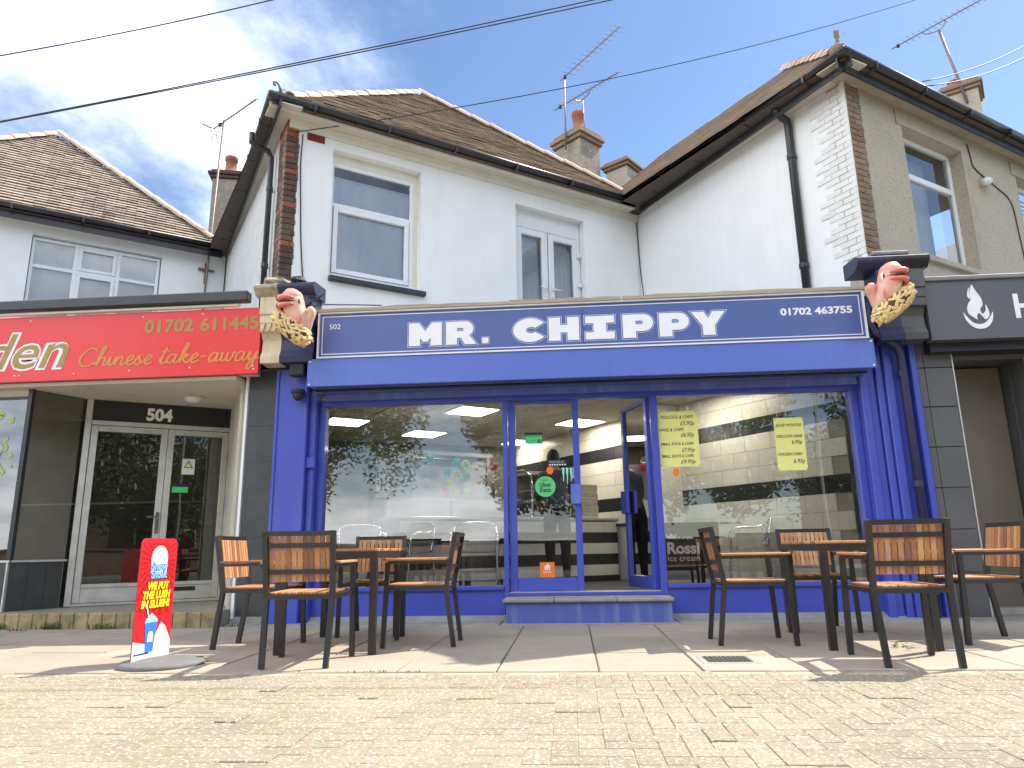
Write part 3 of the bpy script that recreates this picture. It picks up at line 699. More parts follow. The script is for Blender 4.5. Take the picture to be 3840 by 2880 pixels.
# glazing frame: posts, head, sill, stall risers
part('window_head', 'blue_paint', chip, (-2.80, 3.13, 7.82, 7.93, 2.335, 2.40), b=.006)
part('window_post', 'blue_paint', chip, (-2.80, -2.725, 7.815, 7.95, .30, 2.334), b=.006); part('window_post', 'blue_paint', chip, (3.04, 3.12, 7.815, 7.95, .30, 2.334), b=.006)
part('mullion', 'blue_paint', chip, (-.715, -.665, 7.81, 7.95, .26, 2.334), b=.005); part('mullion', 'blue_paint', chip, (.915, .985, 7.81, 7.95, .26, 2.334), b=.005)
for x0, x1 in ((-2.80, -.716), (.986, 3.12)):
    part('sill', 'blue_paint', chip, (x0, x1, 7.79, 7.95, .30, .345), b=.008)
    part('stall_riser', 'blue_paint', chip, (x0, x1, 7.825, 7.98, -.05, .299))
SG = Fr((0, 7.88), d=(1, 0))
pane(SG, -2.725, -.715, 0, .345, 2.335, chip, 'shop_glass', 'shop_window'); pane(SG, .985, 3.04, 0, .345, 2.335, chip, 'shop_window' and 'shop_glass', 'shop_window')
# shutter slot under the box
part('shutter_box', 'navy_sign', chip, (-2.80, 3.17, 7.44, 7.72, 2.50, 2.79))
for i, (y, z) in enumerate(((7.50, 2.478), (7.58, 2.468), (7.66, 2.455))): part('shutter_lip', 'black_paint' if i == 1 else 'navy_sign', chip, (-2.79, 3.16, y, y+.06, z, 2.499))
part('shutter_lath', 'blue_weathered', chip, (-2.72, 3.10, 7.735, 7.775, 2.38, 2.469))
for x0, x1 in ((-2.87, -2.80), (3.12, 3.20)): part('shutter_guide', 'blue_paint', chip, (x0, x1, 7.70, 7.83, -.02, 2.5), b=.006)
# fascia: panel band and sign board
part('fascia_band', 'blue_panel', chip, (-2.81, 3.185, 7.40, 7.439, 2.475, 2.785), b=.004)
sb = part('sign_board', 'navy_sign', chip, (-2.70, 3.13, 7.41, 7.60, 2.79, 3.31))
def rect_lines(mb, x0, x1, z0, z1, w, y0, y1):
    mb.box(x0, x1, y0, y1, z0, z0+w); mb.box(x0, x1, y0, y1, z1-w, z1); mb.box(x0, x0+w, y0, y1, z0+w, z1-w); mb.box(x1-w, x1, y0, y1, z0+w, z1-w)
mb = MB(); rect_lines(mb, -2.71, 3.14, 2.787, 3.312, .017, 7.385, 7.4105); mb.build('sign_frame', 'upvc', sb)
mb = MB(); rect_lines(mb, -2.665, 3.095, 2.832, 3.268, .009, 7.4065, 7.4105); mb.build('sign_border', 'line_white', sb)
mb = MB(); mb.box(.203, .207, 7.4075, 7.4105, 2.845, 3.255); mb.build('sign_joint', 'navy_corbel', sb)
# weathered timber capping on the sign
rs = random.Random(4)
for x0, x1, m in ((-2.74, -.6, 'timber_grey'), (-.59, .62, 'timber_grey'), (.64, 3.16, 'timber_grey')):
    mb = MB(); n = 14
    for i in range(n+1):
        x = x0+(x1-x0)*i/n; e = rs.uniform(-.008, .010)
        mb.v += [Vector((x, 7.37, 3.314)), Vector((x, 7.37, 3.352+e)), Vector((x, 7.64, 3.375+e)), Vector((x, 7.64, 3.314))]
    for i in range(n):
        for a in range(4): p = i*4; mb.f.append((p+a, p+4+a, p+4+(a+1) % 4, p+(a+1) % 4)); mb.m.append(0)
    mb.f += [(0,1,2,3), tuple(n*4+t for t in (3,2,1,0))]; mb.m += [0, 0]
    mb.build('sign_capping', m, chip)
for x in (-2.78, 3.155):
    for z in (2.5, 2.755):
        mb = MB(); mb.tube([(x, 7.402, z), (x, 7.393, z)], .011, 8); mb.build('rivet', 'upvc', chip)
# pilasters
part('pilaster', 'blue_paint', chip, (-3.225, -2.875, 7.62, 8.1, -.05, 2.74), b=.008)
part('pilaster_fillet', 'blue_paint', chip, (-3.235, -3.205, 7.605, 7.619, -.03, 2.72))
part('shutter_lock', 'blue_paint', chip, (-2.90, -2.78, 7.66, 7.70, 1.62, 1.75), b=.01)
for x0, x1, y0 in ((3.205, 3.285, 7.74), (3.29, 3.36, 7.70), (3.365, 3.45, 7.66), (3.455, 3.62, 7.69), (3.625, 3.69, 7.63)):
    part('pilaster', 'blue_paint', chip, (x0, x1, y0, 8.1, -.05, 2.82), b=.007)
pipe(chip, [(3.19, 7.44, 3.25), (3.19, 7.44, 2.95), (3.22, 7.44, 2.86), (3.46, 7.54, 2.74), (3.51, 7.58, 2.66), (3.52, 7.60, 2.55), (3.52, 7.61, .0)], .042, 'navy_corbel', clips=[(3.52, 7.61, z) for z in (2.45, 1.3, .25)])
# step
st = part('step', 'blue_weathered', chip, (-.67, .965, 7.44, 7.80, -.03, .197))
for x0, x1 in ((-.70, -.19), (-.187, .43), (.433, .99)): part('step_slab', 'concrete', st, (x0, x1, 7.40, 7.80, .198, .235), b=.01)
part('threshold', 'blue_paint', chip, (-.714, .984, 7.79, 7.96, .236, .272), b=.004); part('threshold_strip', 'alu_frame', chip, (-.66, .91, 7.80, 7.95, .2725, .280))
# left door leaf (closed)
DY = 7.86
ld = MB(); ld.cbox(-.655, -.575, DY, DY+.05, .285, 2.33, .004); ld.cbox(.055, .125, DY, DY+.05, .285, 2.33, .004); ld.cbox(-.574, .054, DY, DY+.05, .285, .415, .004); ld.cbox(-.574, .054, DY, DY+.05, 2.30, 2.33, .004)
ld = ld.build('door', 'blue_paint', chip)
pane(Fr((0, DY+.025), d=(1, 0)), -.575, .055, 0, .415, 2.30, ld, 'door_glass')
part('push_plate', 'blue_panel', ld, (.015, .13, DY-.05, DY-.001, 1.18, 1.395), b=.008)
# right door leaf, swung open into the shop
HX, HY = .89, 7.90; oa = R(108); du = Vector((math.cos(oa), math.sin(oa), 0)); FD = Fr((HX, HY), d=(du.x, du.y))
rd = MB()
for a, b in ((.0, .075), (.665, .735)): fbox(rd, FD, a, b, -.025, .025, .285, 2.33, .004)
fbox(rd, FD, .076, .664, -.025, .025, .285, .415, .004); fbox(rd, FD, .076, .664, -.025, .025, 2.29, 2.33, .004)
rd = rd.build('door', 'blue_paint', chip); rd['label'] = 'open blue door leaf swung into the shop'
pane(FD, .075, .665, 0, .415, 2.29, rd, 'door_glass')
mb = MB(); fbox(mb, FD, .58, .74, -.07, -.026, 1.1, 1.36, .008); mb.build('push_plate', 'blue_paint', rd)
mb = MB(); fbox(mb, FD, .57, .74, .026, .07, 1.1, 1.36, .008); mb.build('push_plate', 'blue_paint', rd)
# consoles (corbels) either side of the sign
def corbel(parent, x0, x1, m, capm, yb=7.66, seed=0, name='console'):
    prof = [(7.62, 2.76), (7.40, 2.76), (7.39, 2.83), (7.43, 2.90), (7.44, 3.02), (7.40, 3.09), (7.345, 3.11), (7.345, 3.19), (7.33, 3.20), (7.33, 3.29), (7.31, 3.30), (7.31, 3.50), (7.62, 3.50)]
    mb = MB(); mb.prism([(y, z) for y, z in prof], (x0, 0, 0), (0, 1, 0), Z3, (x1-x0, 0, 0)); o = mb.build(name, m, parent)
    return o
cL = corbel(chip, -3.35, -3.135, 'cream_paint', 0); corbel(chip, -3.133, -2.76, 'navy_corbel', 0)
for i in range(3):
    mb = MB(); x = -3.34+i*.07; mb.prism([(0, 0), (.055, 0), (.0275, -.085)], (x, 7.346, 3.19), X3, Z3, (0, -.022, 0)); mb.build('dart', 'cream_paint', cL)
def cap(parent, x0, x1, m, y0=7.17):
    mb = MB(); prof = [(7.62, 3.50), (7.30, 3.50), (7.24, 3.56), (7.225, 3.58), (7.225, 3.61), (7.27, 3.635), (7.62, 3.67)]
    mb.prism(prof, (x0, 0, 0), (0, 1, 0), Z3, (x1-x0, 0, 0)); return mb.build('console_cap', m, parent)
cap(chip, -3.40, -3.135, 'old_stone'); cap(chip, -3.133, -2.72, 'navy_corbel')
for x0, x1, y0, m in ((-3.36, -3.06, 7.26, 'old_stone'), (-3.05, -2.86, 7.24, 'black_paint')):
    mb = MB(); mb.ell(((x0+x1)/2, 7.42, 3.68), (x1-x0)/2, .16, .065, 14, 6, lambda p, d: p*(1+.25*noise.noise(p*22+Vector((x0*9, 0, 0))))); mb.build('mortar_bed', m, chip)
corbel(chip, 3.26, 3.50, 'navy_corbel', 0); corbel(rest_b, 3.502, 3.735, 'charcoal', 0)
cap(chip, 3.06, 3.42, 'navy_corbel'); cap(rest_b, 3.422, 3.78, 'black_paint')
part('cap_flashing', 'lead', chip, (3.24, 3.62, 7.30, 7.62, 3.66, 3.70), b=.006)

# ================================================================== takeaway 504
part('flat_roof_edge', 'black_gutter', chin, (-9., -3.50, 7.30, 7.42, 3.465, 3.585), b=.012)
part('strip_light', 'upvc_aged', chin, (-7., -3.62, 7.355, 7.41, 3.425, 3.45))
rsn = part('sign_board', 'red_sign', chin, (-9., -3.37, 7.40, 7.46, 2.65, 3.41))
part('sign_backing', 'soffit_cream', chin, (-9., -3.43, 7.462, 7.60, 2.66, 3.36))
for x, z in ((-6.2, 2.72), (-6.15, 2.72), (-5.5, 2.72), (-4.85, 2.73), (-4.15, 2.74), (-3.43, 2.735), (-3.42, 2.70), (-6.1, 3.36), (-4.75, 3.355), (-4.05, 3.36)):
    mb = MB(); mb.tube([(x, 7.401, z), (x, 7.394, z)], .009, 7); mb.build('screw_cap', 'upvc', rsn)
part('canopy_ceiling', 'soffit_cream', chin, (-9., -3.64, 7.47, 9.6, 2.605, 2.645))
# entrance: doors stand parallel to the house
FE = Fr((-5.87, 8.2), d=(1.38, .9)); EW = 1.66
part_mb = lambda *bx: None
en = MB(); fbox(en, FE, 0, .07, -.04, .06, .155, 2.604, .004); fbox(en, FE, EW, EW+.06, -.04, .06, .155, 2.604, .004); fbox(en, FE, .071, EW-.001, -.04, .06, 2.29, 2.345, .004); fbox(en, FE, .071, EW-.001, -.035, .06, .155, .185)
ent = en.build('door_frame', 'alu_frame', chin)
mb = MB(); fbox(mb, FE, .072, EW-.002, -.01, .03, 2.346, 2.603); ov = mb.build('number_panel', 'black_paint', chin)
for a, b in ((.075, .925), (.93, EW-.005)):
    dm = MB(); 
    for x0, x1 in ((a, a+.075), (b-.075, b)): fbox(dm, FE, x0, x1, -.02, .03, .19, 2.285, .004)
    fbox(dm, FE, a+.076, b-.076, -.02, .03, .19, .255, .003); fbox(dm, FE, a+.076, b-.076, -.02, .03, .36, .40, .003); fbox(dm, FE, a+.076, b-.076, -.02, .03, 2.215, 2.285, .003); fbox(dm, FE, a+.076, b-.076, -.002, .02, .255, .36)
    dd = dm.build('door', 'alu_frame', chin); pane(FE, a+.075, b-.075, .01, .40, 2.215, dd, 'door_glass')
    if a < .5:
        mb = MB(); p = FE.p(b-.035, -.025, 1.18); mb.bar(p, p-FE.n*.05, .018); mb.bar(p-FE.n*.05, p-FE.n*.05-FE.u*.12, .02); fbox(mb, FE, b-.055, b-.015, -.03, -.021, .98, 1.24); mb.build('handle', 'chrome', dd)
    else:
        mb = MB(); fbox(mb, FE, a+.2, a+.46, -.006, -.0025, .285, .335); mb.build('letter_slot', 'black_paint', dd)
# display window left of the entrance, with its angled return
FW = Fr((-6.12, 7.60), q=(-5.86, 8.19)); lw = (Vector((-5.86, 8.19))-Vector((-6.12, 7.60))).length
part('window_post', 'black_paint', chin, (-6.15, -6.10, 7.575, 7.625, .67, 2.604))
pane(Fr((-9, 7.6), d=(1, 0)), 0, 2.85, 0, .69, 2.50, chin, 'shop_glass', 'shop_window'); pane(FW, .02, lw-.05, 0, .69, 2.60, chin, 'shop_glass', 'shop_window')
part('blind_box', 'soffit_cream', chin, (-9., -6.16, 7.62, 7.72, 2.48, 2.604)); part('window_bar', 'black_paint', chin, (-9., -6.151, 7.585, 7.615, 2.49, 2.52))
mb = MB(); fbox(mb, FW, .02, lw-.04, .03, .06, 2.42, 2.604); mb.build('valance', 'brick_dark', chin)
part('sill', 'alu_frame', chin, (-9., -6.10, 7.57, 7.66, .668, .69)); mb = MB(); fbox(mb, FW, .0, lw-.04, -.03, .06, .668, .69); mb.build('sill', 'alu_frame', chin)
part('riser_core', 'grout', chin, (-9., -6.13, 7.592, 7.7, .0, .667)); mb = MB(); fbox(mb, FW, .01, lw-.05, .012, .1, .12, .667); mb.build('riser_core', 'grout', chin)
for i in range(7): x = -6.14-.24*i; part('wall_tile', 'tile_dark', chin, (x-.236, x, 7.58, 7.591, .0, .665), b=.002)
for i in range(3):
    mb = MB(); a = .012+i*.195; fbox(mb, FW, a, min(a+.191, lw-.06), 0, .011, .153, .665, .002); mb.build('wall_tile', 'tile_dark', chin)
mb = MB(); mb.bar((-6.128, 7.585, .15), (-6.128, 7.585, .667), .016); mb.build('tile_trim', 'alu_frame', chin)
part('floor_slab', 'terrazzo', chin, (-9., -3.63, 7.36, 9.6, -.05, .148))
for i in range(22):
    x = -6.9+.15*i; mb = MB(); mb.cbox(x+.003, min(x+.147, -3.44), 7.305, 7.352, -.03, .152, .008); mb.build('step_tile', 'quarry_tile', chin)
# reveal wall on the right, party pilaster with grey tiles
FR_ = Fr((-4.46, 9.12), q=(-3.66, 7.72)); lr = (Vector((-3.66, 7.72))-Vector((-4.46, 9.12))).length
wall(FR_, 0, lr, .149, 2.604, th=.1).build('reveal_wall', 'soffit_cream', chin)
mb = MB(); fbox(mb, FR_, lr-.06, lr, -.03, -.002, .15, 2.6); mb.build('reveal_trim', 'soffit_cream', chin)
part('tile_pier', 'grout', chin, (-3.622, -3.24, 7.692, 8.2, -.03, 2.76))
zz = [.07, .45, .865, 1.28, 1.69, 2.105, 2.52, 2.755]
for a, b in zip(zz, zz[1:]): part('wall_tile', 'tile_dark', chin, (-3.575, -3.242, 7.678, 7.691, a+.004, b-.004), b=.002); part('wall_tile', 'tile_dark', chin, (-3.634, -3.623, 7.70, 8.19, a+.004, b-.004), b=.002)
mb = MB(); mb.bar((-3.60, 7.678, .05), (-3.60, 7.678, 2.756), .03); mb.build('tile_trim', 'upvc', chin)
part('pier_plinth', 'concrete', chin, (-3.625, -3.24, 7.67, 7.691, -.02, .07))
# ceiling lamp in the porch
pl = empty('porch_lamp', (-4.55, 8.25, 2.605), 'round white bulkhead lamp on the porch ceiling of number 504', 'lamp')
mb = MB(); mb.tube([(-4.55, 8.25, 2.604), (-4.55, 8.25, 2.575)], .115, 18); mb.build('base', 'soffit_cream', pl, True)
mb = MB(); mb.ell((-4.55, 8.25, 2.575), .10, .10, .045, 18, 8); mb.build('diffuser', 'upvc', pl, True)
# inside of 504
mb = MB(); mb.box(-9.1, -3.9, 11.2, 11.3, .1, 2.7); mb.build('back_wall', 'dim_room', chin)
part('inner_wall', 'dim_room', chin, (-9.2, -9.05, 7.7, 11.2, .1, 2.7)); part('inner_ceiling', 'dim_room', chin, (-9.1, -3.9, 9.62, 11.2, 2.61, 2.66)); part('inner_floor', 'floor_dark', chin, (-9.05, -3.9, 9.61, 11.2, .0, .145))
mb = MB(); FI = Fr((-4.40, 9.2), d=(-.56, .83)); fbox(mb, FI, 0, 2.6, -.15, -.05, .15, 2.6); mb.build('inner_wall', 'dim_room', chin)
part('shelf', 'timber_grey', chin, (-8.2, -5.2, 9.9, 10.15, 1.44, 1.47)); part('service_counter', 'brick_dark', chin, (-8.2, -4.9, 9.9, 10.6, .15, 1.12))

# ================================================================== restaurant on the right
rsg = part('sign_board', 'grey_sign', rest_b, (3.765, 6.6, 7.40, 7.52, 2.74, 3.375)); part('sign_coping', 'lead', rest_b, (3.762, 6.6, 7.37, 7.6, 3.376, 3.42), b=.005)
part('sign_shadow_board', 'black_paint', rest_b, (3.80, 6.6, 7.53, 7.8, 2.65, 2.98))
for i, (z0, z1) in enumerate(((.0, .42), (.425, .84), (.845, 1.255), (1.26, 1.67), (1.675, 2.09), (2.095, 2.51), (2.515, 2.80))):
    part('wall_tile', 'charcoal', rest_b, (3.703, 3.775, 7.665, 7.70, z0+.003, z1-.002), b=.002); part('wall_tile', 'charcoal', rest_b, (3.781, 4.055, 7.665, 7.70, z0+.003, z1-.002), b=.002)
    part('wall_tile', 'charcoal', rest_b, (4.046, 4.056, 7.702, 8.4, z0+.003, z1-.002), b=.002)
part('pier', 'grout_dim' , rest_b, (3.704, 4.045, 7.701, 8.5, -.03, 2.82)); mb = MB(); mb.bar((4.063, 7.662, .0), (4.063, 7.662, 2.80), .012); mb.build('tile_trim', 'alu_frame', rest_b)
part('lintel', 'charcoal', rest_b, (4.064, 6.6, 7.75, 7.95, 2.60, 2.82)); part('lintel_board', 'grey_sign', rest_b, (4.064, 6.6, 7.72, 7.749, 2.66, 2.78))
part('pier', 'charcoal', rest_b, (4.83, 5.25, 7.72, 8.4, -.03, 2.6)); mb = MB(); mb.bar((4.822, 7.715, .0), (4.822, 7.715, 2.6), .012); mb.build('tile_trim', 'alu_frame', rest_b)
part('dark_door', 'brown_panel', rest_b, (4.066, 4.80, 8.15, 8.2, .061, 2.6), b=.004); part('porch_back', 'cement_band', rest_b, (4.05, 5.3, 9.2, 9.3, 0, 2.7)); part('porch_floor', 'concrete', rest_b, (4.065, 4.82, 7.95, 9.2, -.03, .06)); part('porch_ceiling', 'charcoal', rest_b, (4.05, 6.6, 7.951, 9.3, 2.62, 2.70))
part('porch_wall', 'charcoal', rest_b, (4.81, 4.829, 8.0, 9.2, 0, 2.6)); part('shop_front', 'charcoal', rest_b, (5.25, 6.6, 7.9, 8.0, 0, 2.6))

# vine transfer on the far left window of 504
vd = MB(); vd.tube([tuple(p) for p in spline([(-6.62, 7.594, 2.30), (-6.50, 7.594, 2.20), (-6.55, 7.594, 2.05), (-6.38, 7.594, 1.95), (-6.42, 7.594, 1.80), (-6.33, 7.594, 1.66)], 5)], .004, 4); vd = vd.build('window_transfer', 'leaf_print', None); tag(vd, 'yellow-green leaf transfer on the far left shop window', 'window transfer')
rr = random.Random(6)
for (x, z, s_, a) in ((-6.52, 2.27, .10, .3), (-6.42, 2.30, .09, 2.4), (-6.36, 2.20, .11, 1.0), (-6.50, 2.12, .08, 3.6), (-6.40, 2.0, .08, .6), (-6.35, 1.98, .10, 4.6), (-6.42, 1.84, .09, 2.2), (-6.33, 1.82, .08, .4), (-6.34, 1.70, .09, 4.5), (-6.29, 1.74, .06, 5.6)):
    pts = [(0, 0), (.35, .32), (.75, .25), (1, 0), (.75, -.25), (.35, -.32)]; vs = [(x+s_*(p[0]*math.cos(a)-p[1]*math.sin(a)), 7.5955, z+s_*(p[0]*math.sin(a)+p[1]*math.cos(a))) for p in pts]
    mb = MB(); mb.add(vs, [(0, 1, 2, 3, 4, 5)]); mb.build('leaf', 'leaf_print', vd)
# ================================================================== lettering on the signs
def arc(cx, cy, rx, ry, a0, a1, n=8): return [(cx+rx*math.cos(R(a0+(a1-a0)*i/n)), cy+ry*math.sin(R(a0+(a1-a0)*i/n))) for i in range(n+1)]
GL = {
 'M': ([(0,0),(0,1),(.36,1),(.62,.62),(.88,1),(1.24,1),(1.24,0),(.84,0),(.84,.40),(.70,.18),(.54,.18),(.40,.40),(.40,0)],),
 'R': ([(0,0),(0,1)]+arc(.78,.68,.30,.32,90,-65,8)+[(1.18,0),(.76,0),(.60,.30),(.42,.30),(.42,0)], [(.42,.56)]+arc(.62,.65,.10,.09,-90,90,5)+[(.42,.74)]),
 '.': ([(0,0),(0,.26),(.28,.26),(.28,0)],),
 'C': (arc(.56,.5,.56,.52,38,322,18)+[(.78,.35)]+arc(.60,.5,.20,.16,312,48,8)+[(.78,.65)],),
 'H': ([(0,0),(0,1),(.42,1),(.42,.66),(.72,.66),(.72,1),(1.14,1),(1.14,0),(.72,0),(.72,.36),(.42,.36),(.42,0)],),
 'I': ([(0,0),(0,.28),(.32,.28),(.32,.72),(0,.72),(0,1),(1.1,1),(1.1,.72),(.78,.72),(.78,.28),(1.1,.28),(1.1,0)],),
 'P': ([(0,0),(0,1)]+arc(.72,.64,.36,.36,90,-90,10)+[(.44,.28),(.44,0)], [(.44,.55)]+arc(.64,.65,.10,.10,-90,90,5)+[(.44,.75)]),
 'Y': ([(0,1),(.44,1),(.62,.70),(.80,1),(1.24,1),(.84,.40),(.84,0),(.40,0),(.40,.40)],)}
LH = .250
for ch, x0, x1 in (('M',-1.704,-1.314),('R',-1.295,-.941),('.',-.894,-.808),('C',-.562,-.204),('H',-.176,.175),('I',.216,.553),('P',.614,.963),('P',1.0,1.34),('Y',1.345,1.715)):
    wgl = max(p[0] for p in GL[ch][0])-min(p[0] for p in GL[ch][0]); pad = .018 if ch != '.' else .010; sx = (x1-x0-2*pad)/wgl
    px0 = min(p[0] for p in GL[ch][0])
    def area(q): return sum(q[i][0]*q[(i+1) % len(q)][1]-q[(i+1) % len(q)][0]*q[i][1] for i in range(len(q)))
    polys = []
    for i, pl in enumerate(GL[ch]):
        q = [((p[0]-px0)*sx, p[1]*(LH if ch != '.' else LH*.95)) for p in pl]
        if (area(q) < 0) == (i == 0): q.reverse()
        polys.append(q)
    mb = MB()
    for k, (off, y) in enumerate(((.020, 7.4085), (.0155, 7.4065), (.005, 7.4045)) if ch != '.' else ((.010, 7.4085), (.006, 7.4065), (.0, 7.4045))):
        vs, fs = curve2d(polys if k == 2 else polys, off); mb.cm = (0, 1, 0)[k]
        mb.add([Vector((x0+pad+v.x, y-v.z, 2.895+v.y)) for v in vs], fs)
    mb.build('letter', ['sign_white', 'navy_sign'], sb)
XV, ZV = (1, 0, 0), (0, 0, 1)
def sign_text(parent, m, txt, x, y, z, size, width=None, name='lettering', **k):
    mb = MB(); put_text(mb, txt, (x, y, z), XV, ZV, size, width, **k); return mb.build(name, m, parent)
sign_text(sb, 'sign_white', '502', -2.585, 7.4085, 3.12, .085, .125); sign_text(sb, 'sign_white', '01702 463755', 2.28, 7.4085, 3.075, .105, .735, off=.0035)
sign_text(rsn, 'gold', '01702', -4.72, 7.397, 3.165, .205, .575, off=.006); sign_text(rsn, 'gold', '611445', -4.07, 7.397, 3.165, .205, .68, off=.006)
mb = MB(); put_text(mb, '504', FE.p(.66, -.014, 2.39), FE.u, (0, 0, 1), .21, .30, off=.009); mb.build('lettering', 'sign_white', ov)
# brush-script words on the red sign
STK = {
 'C': [[(.80,.78),(.70,.95),(.40,.98),(.10,.62),(.06,.25),(.30,.0),(.62,.02),(.85,.2)]],
 'h': [[(0,.05),(.22,.55),(.34,1.0),(.24,1.05),(.16,.7),(.12,0)],[(.12,0),(.22,.36),(.36,.48),(.44,.36),(.42,.1),(.50,.0),(.62,.12)]],
 'i': [[(0,.12),(.14,.48),(.12,.12),(.2,0),(.34,.12)],[(.17,.68),(.18,.70)]],
 'n': [[(0,.12),(.10,.48),(.10,0),(.18,.34),(.34,.48),(.42,.36),(.40,.1),(.48,0),(.62,.12)]],
 'e': [[(0,.12),(.22,.22),(.38,.38),(.28,.5),(.12,.34),(.12,.1),(.26,-.02),(.50,.12)]],
 's': [[(0,.12),(.20,.5),(.22,.32),(.34,.14),(.22,-.02),(.06,.06)],[(.28,.02),(.46,.12)]],
 't': [[(0,.12),(.18,.55),(.24,.92),(.16,.5),(.12,.1),(.22,-.02),(.40,.12)],[(.02,.66),(.20,.70),(.42,.68)]],
 'a': [[(.42,.44),(.22,.5),(.06,.3),(.08,.05),(.22,.0),(.38,.2),(.44,.48),(.40,.1),(.48,0),(.62,.12)]],
 'k': [[(0,.05),(.22,.55),(.34,1.0),(.24,1.05),(.16,.7),(.12,0)],[(.12,.2),(.32,.48),(.40,.40),(.22,.24),(.36,.04),(.46,0),(.58,.12)]],
 'w': [[(0,.4),(.08,.48),(.06,.14),(.16,0),(.30,.14),(.34,.46),(.34,.12),(.46,0),(.60,.2),(.62,.46),(.74,.42)]],
 'y': [[(0,.12),(.12,.48),(.10,.14),(.20,.02),(.36,.2),(.46,.48),(.40,0),(.28,-.45),(.12,-.42),(.22,-.14),(.58,.16)]],
 '-': [[(.05,.30),(.35,.32)]], ' ': []}
RB = [0]
def ribbon(mb, pts, wd, plane, y, y2):
    P = spline(pts, 5); n = len(P); RB[0] += 1
    for i, p in enumerate(P):
        d = (P[min(i+1, n-1)]-P[max(i-1, 0)]); d = d.normalized() if d.length > 1e-6 else Vector((1, 0, 0)); nn = Vector((-d.y, d.x, 0))
        w_ = wd*(.62+.38*abs(d.y)) ; a, b = p+nn*w_, p-nn*w_
        yy = y-.00007*i-.0011*(RB[0] % 3); mb.v += [Vector((a.x, yy, a.y)), Vector((b.x, yy, b.y))]
    o = len(mb.v)-2*n
    for i in range(n-1): mb.f.append((o+2*i, o+2*i+1, o+2*i+3, o+2*i+2)); mb.m.append(0)
ADV = {'C': .86, 'h': .58, 'i': .32, 'n': .58, 'e': .46, 's': .43, 't': .36, 'a': .58, 'k': .54, 'w': .72, 'y': .56, '-': .46, ' ': .34}
mb = MB(); txt = 'Chinese take-away'; W_ = sum(ADV[c] for c in txt); sc = (3.38-.0+2.09-3.38)/W_; x = -5.47; hs = .205
for c in txt:
    if c == ' ' or c == '-':
        mb.build('lettering', 'gold_red', rsn); mb = MB()
    for q, stt in enumerate(STK[c]): ribbon(mb, [(x+(p[0]+.18*p[1])*sc, 2.80+p[1]*hs) for p in stt], .0125, 0, 7.3975-.0004*q, 0)
    if c == '-': mb.build('lettering', 'gold_red', rsn); mb = MB()
    x += ADV[c]*sc
mb.build('lettering', 'gold_red', rsn)
for m, off, y in (('sign_white', .024, 7.3975), ('gold', .002, 7.3955)):
    mb = MB(); put_text(mb, 'den', (-6.62, y, 2.80), XV, ZV, .60, 1.03, shear=.28, off=off, align='LEFT'); mb.build('lettering', m, rsn)
# flame emblem and first letter of the restaurant sign
fl_ = [(-.02,-.13),(-.10,-.06),(-.095,.03),(-.05,.10),(-.055,.17),(-.025,.25),(.0,.19),(.045,.10),(.05,.03),(.02,-.02),(.035,-.07),(.075,-.03),(.08,.03),(.10,-.03),(.10,-.09),(.06,-.13),(.03,-.09),(.0,-.06),(-.02,-.09)]
def shape(parent, m, pts, x, y, z, s=1., name='emblem', smooth=True, t=.003):
    P = [(p.x, p.y) for p in spline(pts+[pts[0]], 4)[:-1]] if smooth else pts
    mb = MB(); vs, fs = curve2d([[(a*s, b*s) for a, b in P]], 0); mb.add([Vector((x+v.x, y-v.z*t/.0006, z+v.y)) for v in vs], fs); return mb.build(name, m, parent)
shape(rsg, 'sign_white', fl_, 4.26, 7.396, 3.07); shape(rsg, 'sign_white', [(-.065,.10),(-.09,.14),(-.075,.20),(-.06,.23),(-.065,.17),(-.055,.13)], 4.265, 7.396, 3.06)
shape(rsg, 'sign_white', [(-.15,.03),(-.13,-.07),(-.05,-.15),(.05,-.15),(.12,-.08),(.14,.02),(.11,-.03),(.04,-.10),(-.05,-.10),(-.11,-.04)], 4.26, 7.396, 3.0)
sign_text(rsg, 'sign_white', 'H', 4.62, 7.397, 2.95, .36, .22, off=.008)
# ================================================================== things fixed to the fronts
cc_ = empty('security_camera', (-2.97, 7.56, 2.4), 'black dome security camera under the left end of the blue fascia', 'security camera')
mb = MB(); mb.tube([(-2.95, 7.53, 2.475), (-2.95, 7.53, 2.44)], .075, 16); mb.tube([(-2.95, 7.53, 2.44), (-2.95, 7.53, 2.40)], .06, 16); mb.box(-2.97, -2.93, 7.54, 7.618, 2.42, 2.46); mb.build('housing', 'rubber', cc_)
mb = MB(); mb.ell((-2.95, 7.53, 2.40), .052, .052, .05, 14, 8); mb.build('dome', 'black_paint', cc_, True)
fx = empty('floodlight', (-2.97, 7.5, 2.6), 'black floodlight on a bracket beside the left console', 'floodlight')
mb = MB(); mb.cbox(-3.035, -2.865, 7.44, 7.55, 2.62, 2.765, .012); mb.build('lamp_head', 'rubber', fx); mb = MB(); mb.tube([(-2.95, 7.5, 2.765), (-2.97, 7.52, 2.86), (-2.96, 7.56, 2.92)], .018, 8); mb.build('bracket', 'rubber', fx)
mb = MB(); mb.tube([(-3.08, 7.6, 2.79), (-3.08, 7.56, 2.79)], .022, 10); mb.build('sensor', 'upvc_aged', fx)
mb = MB()
for k in range(3): mb.tube([(p.x, p.y, p.z) for p in spline([(-2.80, 7.30, 3.47+k*.02), (-2.72, 7.26+.03*k, 3.46), (-2.66+.03*k, 7.24, 3.42+.03*k), (-2.78, 7.3, 3.40), (-2.9, 7.3, 3.30)], 5)], .006, 5)
mb.tube([(p.x, p.y, p.z) for p in spline([(-2.95, 7.22, 3.22), (-2.7, 7.25, 3.345), (-2.4, 7.34, 3.375), (-2.0, 7.4, 3.372)], 5)], .007, 5)
